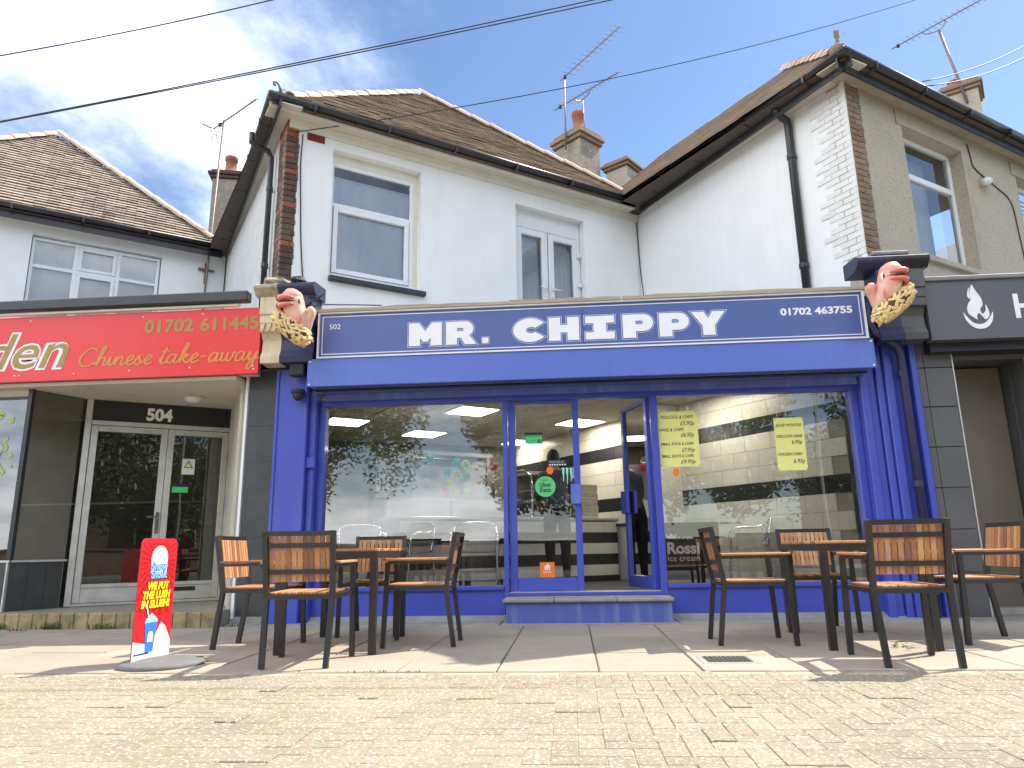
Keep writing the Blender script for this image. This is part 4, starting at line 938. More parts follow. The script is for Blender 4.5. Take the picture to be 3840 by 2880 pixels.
tag(mb.build('loose_cable', 'cable', None, True), 'tangle of black cables beside the left console cap', 'cable')
for pts, lab in (([F1.p(.45, -.01, 6.05), F1.p(.44, -.012, 5.6), F1.p(.47, -.012, 5.0), F1.p(.50, -.012, 4.5), F1.p(.56, -.012, 3.9), F1.p(.6, -.012, 3.5)], 'thin black cable running down the white wall beside the brick corner'),
                 ([INN+Vector((-.02, -.03, 6.2)), INN+Vector((-.015, -.03, 5.8)), INN+Vector((.0, -.03, 5.2)), INN+Vector((.03, -.05, 4.6)), INN+Vector((.04, -.06, 3.3))], 'thin black cable running down the inner corner of the white walls'),
                 ([F3.p(2.62, -.012, 6.1), F3.p(2.66, -.012, 5.9), F3.p(2.72, -.012, 5.75), F3.p(3.2, -.012, 5.60), F3.p(3.55, -.012, 5.45), F3.p(3.62, -.012, 5.0), F3.p(3.68, -.012, 4.0)], 'black cable looping down the pebbledash past the wall lamp')):
    mb = MB(); mb.tube([(p.x, p.y, p.z) for p in spline([tuple(q) for q in pts], 4)], .008, 5); tag(mb.build('wall_cable', 'cable', None, True), lab, 'cable')
wl = empty('wall_lamp', F3.p(2.87, -.1, 5.5), 'white cylindrical lamp on the pebbledash wall between two windows', 'lamp')
mb = MB(); a = F3.p(2.75, -.1, 5.52); b = F3.p(2.93, -.06, 5.60); mb.tube([a, b], .055, 12); mb.build('tube', 'upvc', wl, True); mb = MB(); mb.bar(b, F3.p(3.02, 0, 5.6), .05); mb.build('bracket', 'upvc_aged', wl)
cr = empty('wall_cross', F4.p(3.21, -.02, 5.8), 'small wooden cross on the cream wall beside the aerial mast', 'cross')
mb = MB(); fbox(mb, F4, 3.185, 3.235, -.03, -.002, 5.62, 6.02, .004); mb.build('upright', 'wood_cross', cr); mb = MB(); fbox(mb, F4, 3.07, 3.35, -.045, -.031, 5.86, 5.905, .003); mb.build('crossbar', 'wood_cross', cr)
# ---- aerials
def yagi(name, label, mast, boom, n, el, refl=True, dirv=None, cradle=False, mr=.02):
    p0 = Vector(mast[0]); t = empty(name, p0, label, 'aerial', 'television aerials on the roofs')
    mb = MB(); mb.tube(mast, mr, 7); mb.build('mast', 'aerial', t, True)
    a, b = Vector(boom[0]), Vector(boom[1]); d = (b-a).normalized(); mb = MB(); mb.tube([a, b], .013, 6); mb.build('boom', 'aerial', t)
    e = Vector(dirv).normalized() if dirv else d.cross(Vector((0, 0, 1))).normalized()
    for i in range(n):
        q = a+d*((b-a).length*(.14+.86*i/(n-1))); l = el*(1-.25*i/n); mb = MB(); mb.tube([q-e*l, q+e*l], .006, 4); mb.build('rod', 'aerial', t)
    up = e.cross(d).normalized()
    if refl:
        for s in (-1, 1):
            mb = MB()
            for k in range(4): q = a+up*s*(.04+.05*k)-d*(.02+.03*k); mb.tube([q-e*el*1.3, q+e*el*1.3], .007, 4)
            for w_ in (-1, 1): mb.tube([a+e*el*w_, a+up*s*.2-d*.12+e*el*w_], .007, 4)
            mb.build('reflector', 'aerial', t)
    q = a+d*.16; mb = MB(); mb.cbox(q.x-.03, q.x+.03, q.y-.03, q.y+.03, q.z-.045, q.z+.03, .01); mb.build('dipole_box', 'rubber', t)
    if cradle:
        m = Vector(mast[-1]); c1, c2 = a+d*(b-a).length*.32, a+d*(b-a).length*.56; mb = MB(); mb.tube([tuple(p) for p in spline([tuple(c1), tuple(c1*.8+m*.2-Vector((0,0,.06))), tuple(m), tuple(c2*.8+m*.2-Vector((0,0,.06))), tuple(c2)], 4)], .012, 5); mb.build('cradle', 'aerial', t)
    return t
yagi('tv_aerial', 'aerial on a tall thin mast by the small wooden cross', [(-6.60, 12.0, 3.5), (-6.57, 12.0, 5.5), (-6.45, 11.95, 8.93)], [(-6.62, 11.9, 8.72), (-5.88, 12.05, 9.42)], 15, .15, dirv=(.55, -.5, -.42))
yagi('tv_aerial', 'tall steeply tilted aerial above the chimney of the white house', [(.17, 13.65, 8.9), (.19, 13.65, 10.55)], [(.10, 13.6, 10.50), (1.45, 13.9, 11.98)], 12, .19, False, dirv=(.6, -.35, -.5))
yagi('tv_aerial', 'lower shallow aerial cradled above the chimney pot of the white house', [(.60, 14.2, 9.3), (.58, 14.2, 10.43)], [(-.05, 14.0, 10.07), (1.39, 14.1, 10.98)], 14, .17, False, dirv=(.5, -.5, -.5), cradle=True)
yagi('tv_aerial', 'aerial on the leaning mast of the far right chimney', [(8.32, 13.62, 9.4), (8.18, 13.9, 11.35)], [(7.21, 14, 11.04), (9.35, 14, 12.18)], 16, .13, False, dirv=(.35, -.4, -.75), cradle=True, mr=.03)
# ---- overhead wires
def wire(p, q, label, sag=.15, r=.0065):
    p, q = Vector(p), Vector(q); d = q-p; p2, q2 = p-d*.7, q+d*.7; mb = MB()
    mb.tube([p2.lerp(q2, i/24)-Vector((0, 0, sag*(1-(2*i/24-1)**2)-sag*.8)) for i in range(25)], r, 5); tag(mb.build('overhead_wire', 'cable', None, True), label, 'wire', 'overhead wires')
wire((-5.29, 5.57, 5.40), (-2.98, 6.28, 6.44), 'topmost wire crossing the clouds in the upper left corner')
wire((-5.43, 5.85, 4.88), (.79, 6.78, 6.59), 'lower wire of the close pair crossing the clouds'); wire((-5.41, 5.86, 4.90), (.51, 6.8, 6.61), 'upper wire of the close pair crossing the clouds')
a = F1.p(.36, -.03, 6.05); mb = MB(); q = Vector((0, 0, .72))+Vector((.41, .70, .58))*16
mb.tube([a.lerp(q, i/24)-Vector((0, 0, 1.0*(i/24)*(1-i/24))) for i in range(40)], .007, 5); tag(mb.build('overhead_wire', 'cable', None, True), 'wire rising to the right from the brick corner of the white house', 'wire', 'overhead wires')
for z, lab in ((0, 'upper of two wires fixed to the right-hand roof edge'), (-.1, 'lower of two wires fixed to the right-hand roof edge')):
    a = C.lerp(RQ, .38+.03*(z < 0))+Vector((0, -.06, .08+z*.2)); q = Vector((0, 0, .72))+Vector((.5, .70+.008*(z < 0), .512+z*.1))*14; mb = MB()
    mb.tube([a.lerp(q, i/12)-Vector((0, 0, .3*(i/12)*(1-i/12))) for i in range(20)], .007, 5); tag(mb.build('overhead_wire', 'cable', None, True), lab, 'wire', 'overhead wires')
# ================================================================== pavement furniture
WOODS = ['wood_a', 'wood_b', 'wood_c', 'wood_a', 'wood_b']
def make_chair():
    t = empty('garden_chair', (0, 0, 0), '', 'chair')
    W2, fm = .225, 'frame_black'; s_ = .034
    for sx in (-1, 1):
        mb = MB(); x = sx*.205
        mb.bar((x, -.285, 0), (x*1.06, -.225, .44), s_); mb.bar((x*1.06, -.225, .43), (x*1.10, -.30, .858), s_); mb.build('leg', fm, t)
        mb = MB(); mb.bar((sx*.25, .255, 0), (sx*.245, .225, .63), s_); mb.build('leg', fm, t)
        mb = MB(); mb.bar((sx*.245, .23, .632), (sx*.238, -.265, .632), s_, .022); mb.build('arm_rail', fm, t)
        mb = MB(); mb.cbox(sx*.245-.024, sx*.245+.024, -.24, .265, .645, .663, .004); mb.build('armrest', 'wood_a', t)
    mb = MB(); mb.bar((-.235, .23, .435), (.235, .23, .435), .03); mb.bar((-.22, -.23, .435), (.22, -.23, .435), .03); mb.bar((-.232, .215, .435), (-.217, -.215, .435), .03); mb.bar((.232, .215, .435), (.217, -.215, .435), .03); mb.build('seat_frame', fm, t)
    def by(z): return -.225-(z-.43)*.175
    for z, h_ in ((.842, .032), (.765, .03), (.595, .03)):
        mb = MB(); mb.bar((-.225, by(z), z), (.225, by(z), z), .012 if z < .8 else .03, h_); mb.build('back_rail', fm, t)
    rr = random.Random(5)
    for i in range(11):
        x = -.19+.038*i; mb = MB(); k = len(mb.v); mb.cbox(x-.0155, x+.0155, -.008, .006, .53, .825, .002)
        for v in mb.v: v.y += by(v.z)+.018
        mb.build('back_slat', WOODS[rr.randrange(5)], t)
    for i in range(9):
        x = -.184+.046*i; mb = MB(); mb.cbox(x-.0195, x+.0195, -.215, .24, .4505, .466, .003); mb.build('seat_slat', WOODS[rr.randrange(5)], t)
    return t
chair0 = make_chair(); first = True
def rewood(t, seed):
    rr = random.Random(seed)
    for c in t.children:
        if 'slat' in c.name: c.data = c.data
for i, (x, y, rz, lab, gp) in enumerate((
    (-1.81, 5.01, 4, 'slatted chair with its back to the viewer at the left table', 0), (-2.49, 5.83, -92, 'slatted chair on the left side of the left table, nearest the advertising board', 0),
    (-1.21, 5.93, 91, 'slatted chair on the right side of the left table, in front of the shop window', 0), (-1.80, 6.63, 183, 'slatted chair behind the left table against the blue shopfront', 0),
    (2.06, 4.93, -3, 'slatted chair with its back to the viewer at the right table', 1), (1.36, 5.90, -90, 'slatted chair on the left side of the right table, near the blue doorstep', 1),
    (2.13, 6.72, 176, 'slatted chair behind the right table against the blue shopfront', 1), (3.04, 5.90, 93, 'slatted chair cut by the right edge of the picture', 1))):
    o = chair0 if i == 0 else copy_tree(chair0)
    o.location = (x, y, .002); o.rotation_euler.z = R(rz); o['label'] = lab; o['group'] = 'wooden slatted garden chairs on the pavement'
    rw = random.Random(40+i)
    for ch in o.children:
        if 'slat' in ch.name or 'armrest' in ch.name:
            ch.material_slots[0].link = 'OBJECT'; ch.material_slots[0].material = M[WOODS[rw.randrange(5)]]
def make_table():
    t = empty('garden_table', (0, 0, 0), '', 'table'); W2, L2, fm = .37, .575, 'frame_black'
    for sx in (-1, 1):
        for sy in (-1, 1): mb = MB(); mb.bar((sx*(W2-.025), sy*(L2-.025), 0), (sx*(W2-.025), sy*(L2-.025), .668), .05); mb.build('leg', fm, t)
    mb = MB()
    for sx in (-1, 1): mb.bar((sx*(W2-.02), -L2, .694), (sx*(W2-.02), L2, .694), .04, .05)
    for sy in (-1, 1): mb.bar((-W2+.04, sy*(L2-.02), .694), (W2-.04, sy*(L2-.02), .694), .04, .05)
    mb.build('top_frame', fm, t)
    rr = random.Random(9)
    for i in range(17):
        y = -L2+.036+i*.067; mb = MB(); mb.cbox(-W2+.008, W2-.008, y-.0295, y+.0295, .7195, .740, .003)
        k = mb.build('top_slat', WOODS[rr.randrange(5)], t); 
    return t
tb = make_table(); tb.location = (-1.82, 5.90, .002); tb.rotation_euler.z = R(2); tb['label'] = 'black framed slatted table in the left group, beside the advertising board'; tb['group'] = 'slatted garden tables'
t2 = copy_tree(tb); t2.location = (2.15, 5.95, .002); t2.rotation_euler.z = R(-2); t2['label'] = 'black framed slatted table in the right group, right of the doorstep'
# ---- advertising board
ad = empty('advertising_board', (-2.885, 4.975, 0), 'small red slush advertising board on a grey round base', 'advertising board')
mb = MB(); n = 32
prof = [(.27, .0), (.275, .012), (.255, .03), (.12, .042), (0, .046)]
for r_, z in prof:
    for k in range(n): mb.v.append(Vector((-2.77+r_*math.cos(2*math.pi*k/n), 4.915+r_*1.04*math.sin(2*math.pi*k/n), z)))
for j in range(len(prof)-1):
    for k in range(n): a = j*n+k; b = j*n+(k+1) % n; mb.f.append((a, b, b+n, a+n)); mb.m.append(0)
mb.build('base', 'base_grey', ad, True)
AF = Fr((-2.90, 4.775), q=(-2.868, 5.175)); AW_ = .40; AH = .80; Z0 = .035
def rr_poly(w, h, r, z0=0, n=5): return [(0, z0), (w, z0)]+arc(w-r, h-r, r, r, 0, 90, n)+arc(r, h-r, r, r, 90, 180, n)
mb = MB(); mb.prism(rr_poly(AW_, AH, .05), AF.p(0, .008, Z0), AF.u, Z3, AF.n*.006); mb.build('panel_edge', 'board_red2', ad)
def ad_shape(m, pts, lay, name='print', parent=ad):
    vs, fs = curve2d([pts], 0); mb = MB(); mb.add([AF.p(v.x, .0075-.0008*lay, Z0+v.y)-AF.n*v.z*.5 for v in vs], fs); return mb.build(name, m, ad)
ad_shape('board_red', rr_poly(AW_, AH, .05), 0, 'panel')
cx_, cz_ = .205, .64
for k in range(30):
    a = 2*math.pi*k/30; a2 = a+2*math.pi/60; pts = []
    for ang in (a, a2):
        dx, dz = math.cos(ang), math.sin(ang); ts = [(.385-cx_)/dx if dx > 1e-6 else (.015-cx_)/dx if dx < -1e-6 else 9, (.77-cz_)/dz if dz > 1e-6 else (.27-cz_)/dz if dz < -1e-6 else 9]
        tm = min(min(t for t in ts if t > 0), .37); pts.append((cx_+dx*tm, cz_+dz*tm))
    ad_shape('board_red2', [(cx_, cz_), pts[0], pts[1]], 1, 'ray')
ad_shape('sign_white', [(.12, .56), (.29, .56), (.295, .66)]+arc(.205, .665, .09, .085, 10, 170, 8)+[(.115, .66)], 2, 'white_arch')
def ad_text(m, txt, x, z, size, width, lay=3, **k): mb = MB(); put_text(mb, txt, AF.p(x, .0075-.0008*lay, Z0+z), AF.u, ZV, size, width, **k); return mb.build('lettering', m, ad)
for m, of, ly in (('cup_blue', .006, 3), ('pale_blue', .001, 4)):
    ad_text(m, 'Snow', .12, .585, .075, .18, ly, off=of); ad_text(m, 'Shoek', .125, .53, .075, .175, ly, off=of)
for tx, x, z, wd in (('WE PUT', .10, .455, .235), ('THE LUSH', .055, .395, .30), ('IN SLUSH!', .045, .335, .31)):
    ad_text('board_red2', tx, x+.004, z-.004, .068, wd, 3, shear=.15, off=.006); ad_text('yellow_ink', tx, x, z, .068, wd, 4, shear=.15, off=.004)
ad_shape('sign_white', [(0, 0), (AW_, 0), (AW_, .10), (.33, .20), (.28, .23), (.22, .14), (.12, .10), (.0, .125)], 2, 'snow')
ad_shape('cup_blue', [(.13, .045), (.21, .045), (.235, .235), (.105, .235)], 4, 'cup'); ad_shape('pale_blue', [(.10, .235), (.24, .235), (.235, .255), (.17, .30), (.115, .26)], 5, 'slush'); ad_shape('sign_white', [(.13, .275), (.142, .275), (.11, .36), (.098, .355)], 6, 'straw'); ad_shape('sign_white', [(.145, .11), (.20, .11)]+arc(.1725, .15, .0275, .03, 0, 180, 6), 5, 'cup_label')
ad_text('ink', '#comeslushwithus', .02, .035, .02, .15, 4)
# ---- dry leaves and weeds
rr = random.Random(2); mb = MB()
for k in range(28):
    x, y = 2.32+rr.gauss(0, .06), 5.55+rr.gauss(0, .04); a = rr.uniform(0, 6.28); l = rr.uniform(.015, .03); z = .004+rr.uniform(0, .018)
    d = Vector((math.cos(a), math.sin(a), rr.uniform(-.3, .5)))*l; e = Vector((-math.sin(a), math.cos(a), rr.uniform(-.4, .4)))*l*.4; c = Vector((x, y, z)); mb.add([c-d, c+e, c+d, c-e], [(0,1,2,3)])
tag(mb.build('leaf_litter', 'weed'), 'small heap of dry leaves on the slabs under the right table', 'leaves')
mb = MB()
for (x0, y0, n, h_) in ((-5.3, 7.28, 60, .07), (-4.75, 7.27, 50, .06), (-5.9, 7.28, 40, .06), (-1.3, 4.6, 12, .012), (-.95, 4.6, 8, .010), (-5.6, 7.15, 24, .03), (-3.5, 7.4, 30, .03)):
    for k in range(n):
        x, y = x0+rr.gauss(0, .07), y0+rr.uniform(-.03, .01); a = rr.uniform(0, 6.28); hh = h_*rr.uniform(.4, 1.1); d = Vector((math.cos(a)*.4, math.sin(a)*.4, 1))*hh; w_ = Vector((-math.sin(a), math.cos(a), 0))*.005; c = Vector((x, y, 0)); mb.add([c-w_, c+w_, c+d+w_*.6, c+d-w_*.6], [(0,1,2,3)])
kind(tag(mb.build('weeds', 'weed'), 'small weeds growing along the foot of the step and joints', 'weeds'), 'stuff')
# ================================================================== inside the chip shop (laid out square to the house)
FZ, CZ = .262, 2.66
P_R0 = Vector((3.02, 8.02, 0)); P_L0 = Vector((-2.9, 8.02, 0)); P_RB = P_R0+NB*7.2; P_LB = P_L0+NB*4.6
mb = MB(); mb.add([(-2.95,7.98,FZ),(3.05,7.98,FZ),(P_RB.x,P_RB.y,FZ),(P_LB.x,P_LB.y,FZ)], [(0,1,2,3)]); mb.build('shop_floor', 'floor_dark', chip)
# suspended ceiling of square tiles aligned with the house
FC = Fr((0, 8.2), d=(F1.u.x, F1.u.y)); lights = {(-1, 2), (-2, 4), (1, 3), (0, 6), (-4, 3), (2, 1)}
mb = MB(); mb.add([(-2.95,7.95,CZ+.03),(3.1,7.95,CZ+.03),(P_RB.x,P_RB.y,CZ+.03),(P_LB.x,P_LB.y,CZ+.03)], [(3,2,1,0)]); ceil_o = mb.build('shop_ceiling', 'grout_dim', chip)
tl = MB().cbox(-.293, .293, -.293, .293, 0, .012, .004).mesh('ceiling_tile', 'ceiling_tile')
def inside(p): 
    if p.y < 8.05: return False
    if (p-P_R0).dot(F1.u) > -.05 or (p-P_L0).dot(F1.u) < .05: return False
    return True
for i in range(-9, 7):
    for j in range(-3, 11):
        c = FC.p(i*.6+.3, j*.6+.3, 0)
        if not inside(c) or c.y > 14: continue
        inst('ceiling_tile', tl, ceil_o, (c.x, c.y, CZ), (0, 0, FC.ang))
k = 0
for (cx_, cy_), lab in (((-1.34, 9.95), 'lit square ceiling panel nearest the left shop window'), ((-2.42, 11.85), 'lit square ceiling panel deep behind the left shop window'), ((.20, 11.2), 'lit square ceiling panel seen through the shop doorway'), ((-.85, 13.2), 'lit square ceiling panel farthest back, low behind the closed door'), ((-3.35, 10.5), 'lit square ceiling panel at the left edge of the left shop window'), ((1.6, 9.0), 'lit square ceiling panel behind the right shop window')):
    o = empty('ceiling_light', (cx_, cy_, CZ-.02), lab, 'light', 'ceiling light panels', FC.ang)
    ORG[o.name] = Vector((0, 0, 0)); f = MB(); f.cbox(-.3, .3, -.3, .3, -.004, .018, .004); f.build('frame', 'upvc', o)
    f = MB(); f.box(-.28, .28, -.28, .28, -.0065, -.0045); f.build('diffuser', 'light_panel', o)
# right party wall: white tiles with dark bands
FT = Fr(P_RB.xy, q=P_R0.xy); WL = (P_R0-P_RB).xy.length
mb = MB(); fbox(mb, FT, 0, WL, .012, .2, FZ, CZ+.03); tw_ = mb.build('tiled_wall', 'grout_dim', chip)
rows = []; z = FZ
while z < CZ-.01: rows.append((z, min(z+.20, CZ))); z += .20
tmesh = {}
for j, (z0, z1) in enumerate(rows):
    dark = j in (5, 9)
    s = WL-(.0 if j % 2 else .2)
    while s > .2:
        s0 = max(s-.4, .05); key = (round(s-s0, 3), round(z1-z0, 3), dark)
        if key not in tmesh: tmesh[key] = MB().cbox(-(s-s0)/2+.002, (s-s0)/2-.002, 0, .012, .002, z1-z0-.002, .002).mesh('wall_tile', 'wall_tile_dark' if dark else 'wall_tile')
        inst('wall_tile', tmesh[key], tw_, FT.p((s+s0)/2, 0, z0), (0, 0, FT.ang)); s -= .4
mb = MB(); FT2 = Fr(P_L0.xy, q=P_LB.xy); fbox(mb, FT2, -.02, 4.6, .0, .2, FZ, CZ+.03); mb.build('left_wall', 'dim_room', chip)
mb = MB(); FBK = Fr(P_LB.xy, q=P_RB.xy); fbox(mb, FBK, 0, (P_RB-P_LB).xy.length, 0, .2, FZ, CZ+.03); mb.build('back_wall', 'dim_room', chip)
# nib by the doorway
mb = MB(); fbox(mb, FT, WL-2.75, WL-2.55, -.45, -.002, FZ, CZ-.01); mb.build('wall_nib', 'wall_tile', chip)
mb = MB(); fbox(mb, FT, WL-2.752, WL-2.548, -.452, -.004, 2.06, 2.26); mb.build('nib_band', 'wall_tile_dark', chip)
# ---- counter faced with striped tiles
FK = Fr((-2.1, 8.88), d=(F1.u.x, F1.u.y)); KL = 3.4
ct = empty('serving_counter', FK.p(KL/2, .3, FZ), 'long serving counter faced with black and white striped tiles', 'counter')
mb = MB(); fbox(mb, FK, 0, KL, .012, .6, FZ, 1.10); mb.build('core', 'grout_dim', ct)
z = FZ
for j, (h_, dark) in enumerate(((.075, 1), (.15, 0), (.15, 1), (.15, 0), (.15, 1), (.15, 0))):
    s = 0
    while s < KL-.02:
        e = min(s+(.3 if not (j % 2 and s == 0) else .15), KL); mb = MB(); fbox(mb, FK, s+.0015, e-.0015, 0, .012, z+.0015, z+h_-.0015); mb.build('face_tile', 'wall_tile_dark' if dark else 'wall_tile', ct); s = e
    z += h_
mb = MB(); fbox(mb, FK, -.02, KL+.02, -.03, .62, 1.101, 1.14, .006); mb.build('worktop', 'steel', ct)
fr_ = empty('frying_range', FK.p(1.2, .8, 1.14), 'stainless steel frying range standing behind the striped counter', 'range')
mb = MB(); fbox(mb, FK, .0, 1.85, .55, 1.2, FZ, 1.42); mb.build('cabinet', 'steel', fr_); mb = MB(); fbox(mb, FK, .02, .95, .535, .549, 1.16, 1.40); mb.build('front_panel', 'upvc', fr_); mb = MB(); fbox(mb, FK, .97, 1.83, .535, .549, 1.16, 1.40); mb.build('front_panel', 'upvc', fr_)
mb = MB(); fbox(mb, FK, .0, 1.85, .9, 1.2, 1.421, 1.98); mb.build('splash_back', 'steel', fr_)
for s in (.35, 1.5): mb = MB(); fbox(mb, FK, s, s+.05, .5, .53, 1.42, 2.0); mb.build('upright', 'steel', fr_)
mb = MB(); fbox(mb, FK, .3, 1.6, .5, .9, 2.0, 2.05); mb.build('canopy', 'steel', fr_)
dc_ = empty('display_cabinet', FK.p(2.25, .3, 1.14), 'heated glass display cabinet with curved chrome rail on the counter', 'cabinet')
mb = MB(); fbox(mb, FK, 2.0, 2.62, .1, .55, 1.141, 1.25); mb.build('base', 'black_paint', dc_); mb = MB(); fbox(mb, FK, 2.0, 2.62, .5, .55, 1.251, 1.75); mb.build('rear_panel', 'dim_room', dc_); mb = MB(); fbox(mb, FK, 2.0, 2.62, .2, .55, 1.751, 1.80); mb.build('top', 'steel', dc_)
for zz_ in (1.36, 1.52): mb = MB(); fbox(mb, FK, 2.02, 2.60, .2, .49, zz_, zz_+.012); mb.build('shelf', 'steel', dc_)
for s in (1.99, 2.63): mb = MB(); mb.tube([tuple(p) for p in spline([tuple(FK.p(s, .09, 1.15)), tuple(FK.p(s, .08, 1.5)), tuple(FK.p(s, .12, 1.72)), tuple(FK.p(s, .25, 1.80)), tuple(FK.p(s, .5, 1.82))], 5)], .016, 8); mb.build('rail', 'chrome', dc_, True)
# boxes and bits on the counter
rr = random.Random(14)
for k in range(11):
    mb = MB(); z = 1.1405+k*.045; j = rr.uniform(-.012, .012); fbox(mb, FK, 2.86+j, 3.16+j, .12, .42, z, z+.042, .004)
    tag(mb.build('takeaway_box', 'box_card'), ('lowest' if k == 0 else 'topmost' if k == 10 else ['second', 'third', 'fourth', 'fifth', 'sixth', 'seventh', 'eighth', 'ninth', 'tenth'][k-1])+(' white takeaway box of the stack on the counter' if k in (0, 10) else ' white takeaway box from the bottom of the counter stack'), 'box', 'stack of takeaway boxes')
mb = MB(); fbox(mb, FK, 2.78, 2.83, .1, .4, 1.141, 1.72); tag(mb.build('menu_holder', 'steel'), 'upright grey menu holder left of the stacked takeaway boxes', 'menu holder')
wc = empty('white_cabinet', FK.p(3.4, -.3, FZ), 'plain white cabinet standing at the right end of the striped counter', 'cabinet')
mb = MB(); fbox(mb, FK, 3.42, 4.1, -.28, .4, FZ, 1.02); mb.build('carcass', 'upvc', wc); mb = MB(); fbox(mb, FK, 3.38, 4.14, -.32, .44, 1.021, 1.06, .005); mb.build('top', 'black_paint', wc); mb = MB(); fbox(mb, FK, 3.43, 4.09, -.3, -.281, FZ+.1, 1.0, .004); mb.build('door', 'upvc', wc)
vb = MB(); c = FK.p(3.75, .0, 1.06)
for r_, z_ in ((.045, 0), (.045, .14), (.02, .18), (.014, .22), (.016, .26)): pass
vb.tube([c+Vector((0, 0, z_)) for z_ in (0.001, .14, .18, .22, .26)], [.045, .045, .02, .014, .016], 12); tag(vb.build('vinegar_bottle', 'rubber', None, True), 'dark vinegar bottle standing on the white cabinet', 'bottle')
# tags hung from the range canopy: notched discs and small cards
def disc(c, r_, m, lab, name='price_disc', txt=''):
    pts = [(r_*(1 if k % 2 else .88)*math.cos(2*math.pi*k/36), r_*(1 if k % 2 else .88)*math.sin(2*math.pi*k/36)) for k in range(36)]
    c = Vector(c); o = empty(name, c, lab, 'price tag', 'price tags over the frying range'); vs, fs = curve2d([pts], 0); mb = MB(); mb.add([c+FK.u*v.x+Z3*v.y-FK.n*v.z for v in vs], fs); mb.build('card', m, o)
    for q in range(3): mb = MB(); put_text(mb, ('cod roe', 'small', '2.50')[q], c-FK.u*r_*.6-FK.n*.003+Z3*(r_*.3-q*r_*.42), FK.u, ZV, r_*.42, r_*1.2, shear=.2); mb.build('writing', 'ink', o)
FKd = .49
for s, z, m, lab in ((.62, 1.93, 'green_bright', 'bright green notched price disc left over the frying range'), (1.02, 1.90, 'teal', 'teal notched price disc at the top left of the cluster'), (1.16, 1.89, 'lime', 'lime notched price disc at the top right of the cluster'), (.88, 1.76, 'teal', 'teal notched price disc at the lower left of the cluster'), (1.03, 1.74, 'lime', 'lime notched price disc at the bottom centre of the cluster'), (1.17, 1.72, 'teal', 'teal notched price disc at the lower right of the cluster'), (1.60, 1.88, 'red_label', 'red notched price disc beside the display cabinet')): disc(FK.p(s, FKd, z), .068, m, lab)
for s, z, m, lab in ((.92, 1.62, 'lime', 'small lime price card below the notched discs'), (.85, 1.52, 'red_label', 'small red price card in the lower row'), (1.02, 1.52, 'lime', 'small lime price card in the middle of the lower row'), (1.18, 1.52, 'lime', 'small lime price card at the right of the lower row')):
    mb = MB(); fbox(mb, FK, s-.045, s+.045, FKd, FKd+.003, z-.035, z+.035); o = mb.build('price_card', m); tag(o, lab, 'price tag', 'price tags over the frying range')
# menus on the nib
for s, z0, z1, m, lab in ((WL-2.74, 1.25, 1.95, 'paper_yellow', 'narrow yellow menu sheet on the wall behind the open door'),):
    mb = MB(); fbox(mb, FT, s+.02, s+.15, -.458, -.4535, z0, z1); o = mb.build('wall_menu', m); tag(o, lab, 'menu')
mb = MB(); p = FK.p(.9, 2.2, 1.9)
# ---- person at the counter, seen from behind
def skin_person(loc):
    J = [((0,0,.93),.135),((0,.03,1.08),.140),((0,.07,1.25),.150),((0,.13,1.40),.135),((0,.17,1.47),.062),((0,.22,1.56),.055)]
    me = bpy.data.meshes.new('p'); V = [Vector(j[0]) for j in J]; Rr = [j[1] for j in J]; E = [(i, i+1) for i in range(5)]; mt_ = []
    def chain(root, pts):
        pr = root
        for p, r_ in pts: V.append(Vector(p)); Rr.append(r_); E.append((pr, len(V)-1)); pr = len(V)-1
    for s in (-1, 1):
        chain(0, [((s*.09,0,.86),.105),((s*.10,.01,.5+.02*s),.075),((s*.10,-.02*(1+s),.10),.048),((s*.10,-.02,.05),.045),((s*.115,.13,.04),.038)])
        chain(3, [((s*.17,.13,1.39),.07),((s*.235,.17,1.14),.048),((s*.20,.36,1.0),.036),((s*.16,.44,.98),.032)])
    me.from_pydata(V, E, []); o = bpy.data.objects.new('p', me); COL.objects.link(o)
    m = o.modifiers.new('s', 'SKIN'); m.use_smooth_shade = True
    for i, r_ in enumerate(Rr): me.skin_vertices[0].data[i].radius = (r_, r_*.82 if i in (0, 1, 2, 3) else r_)
    me.skin_vertices[0].data[0].use_root = True
    o.modifiers.new('d', 'SUBSURF').levels = 2
    bpy.context.view_layer.update(); dg = bpy.context.evaluated_depsgraph_get(); nm = bpy.data.meshes.new_from_object(o.evaluated_get(dg), depsgraph=dg)
    bpy.data.objects.remove(o); nm.name = 'body'
    for x in ('shirt', 'trousers', 'skin', 'rubber'): nm.materials.append(M[x])
    for p in nm.polygons:
        c = p.center; p.use_smooth = True
        fore = c.y > .20 and c.z < 1.16 and c.z > .9
        p.material_index = 3 if c.z < .085 else 2 if fore or c.z > 1.475 else 1 if c.z < .98 and not (abs(c.x) > .17 and c.z > .9) else 0
    return nm
pe = empty('person', (-.17, 9.42, FZ), 'person in grey top and black trousers bending over the counter', 'person', None, R(8))
bo = bpy.data.objects.new('body', skin_person(None)); COL.objects.link(bo); bo.parent = pe
ORG[pe.name] = Vector((0, 0, 0))
hd = MB()
def headf(p, d):
    q = p.copy()
    if d.z < -.2: q.x *= 1-.25*(-d.z-.2); 
    if d.y > .6 and abs(d.x) < .25 and -.3 < d.z < .15: q.y += .018
    return q
hd.ell((0, .26, 1.64), .077, .098, .115, 18, 14, headf); hd.build('head', 'skin', pe, True)
for s in (-1, 1): e = MB(); e.ell((s*.078, .25, 1.635), .012, .022, .032, 8, 6); e.build('ear', 'skin', pe, True); e = MB(); e.ell((s*.03, .345, 1.66), .011, .008, .008, 8, 6); e.build('eye', 'ink', pe, True)
e = MB(); e.tube([(-.022, .352, 1.59), (0, .358, 1.588), (.022, .352, 1.59)], .005, 6); e.build('mouth', 'fish_lip', pe)
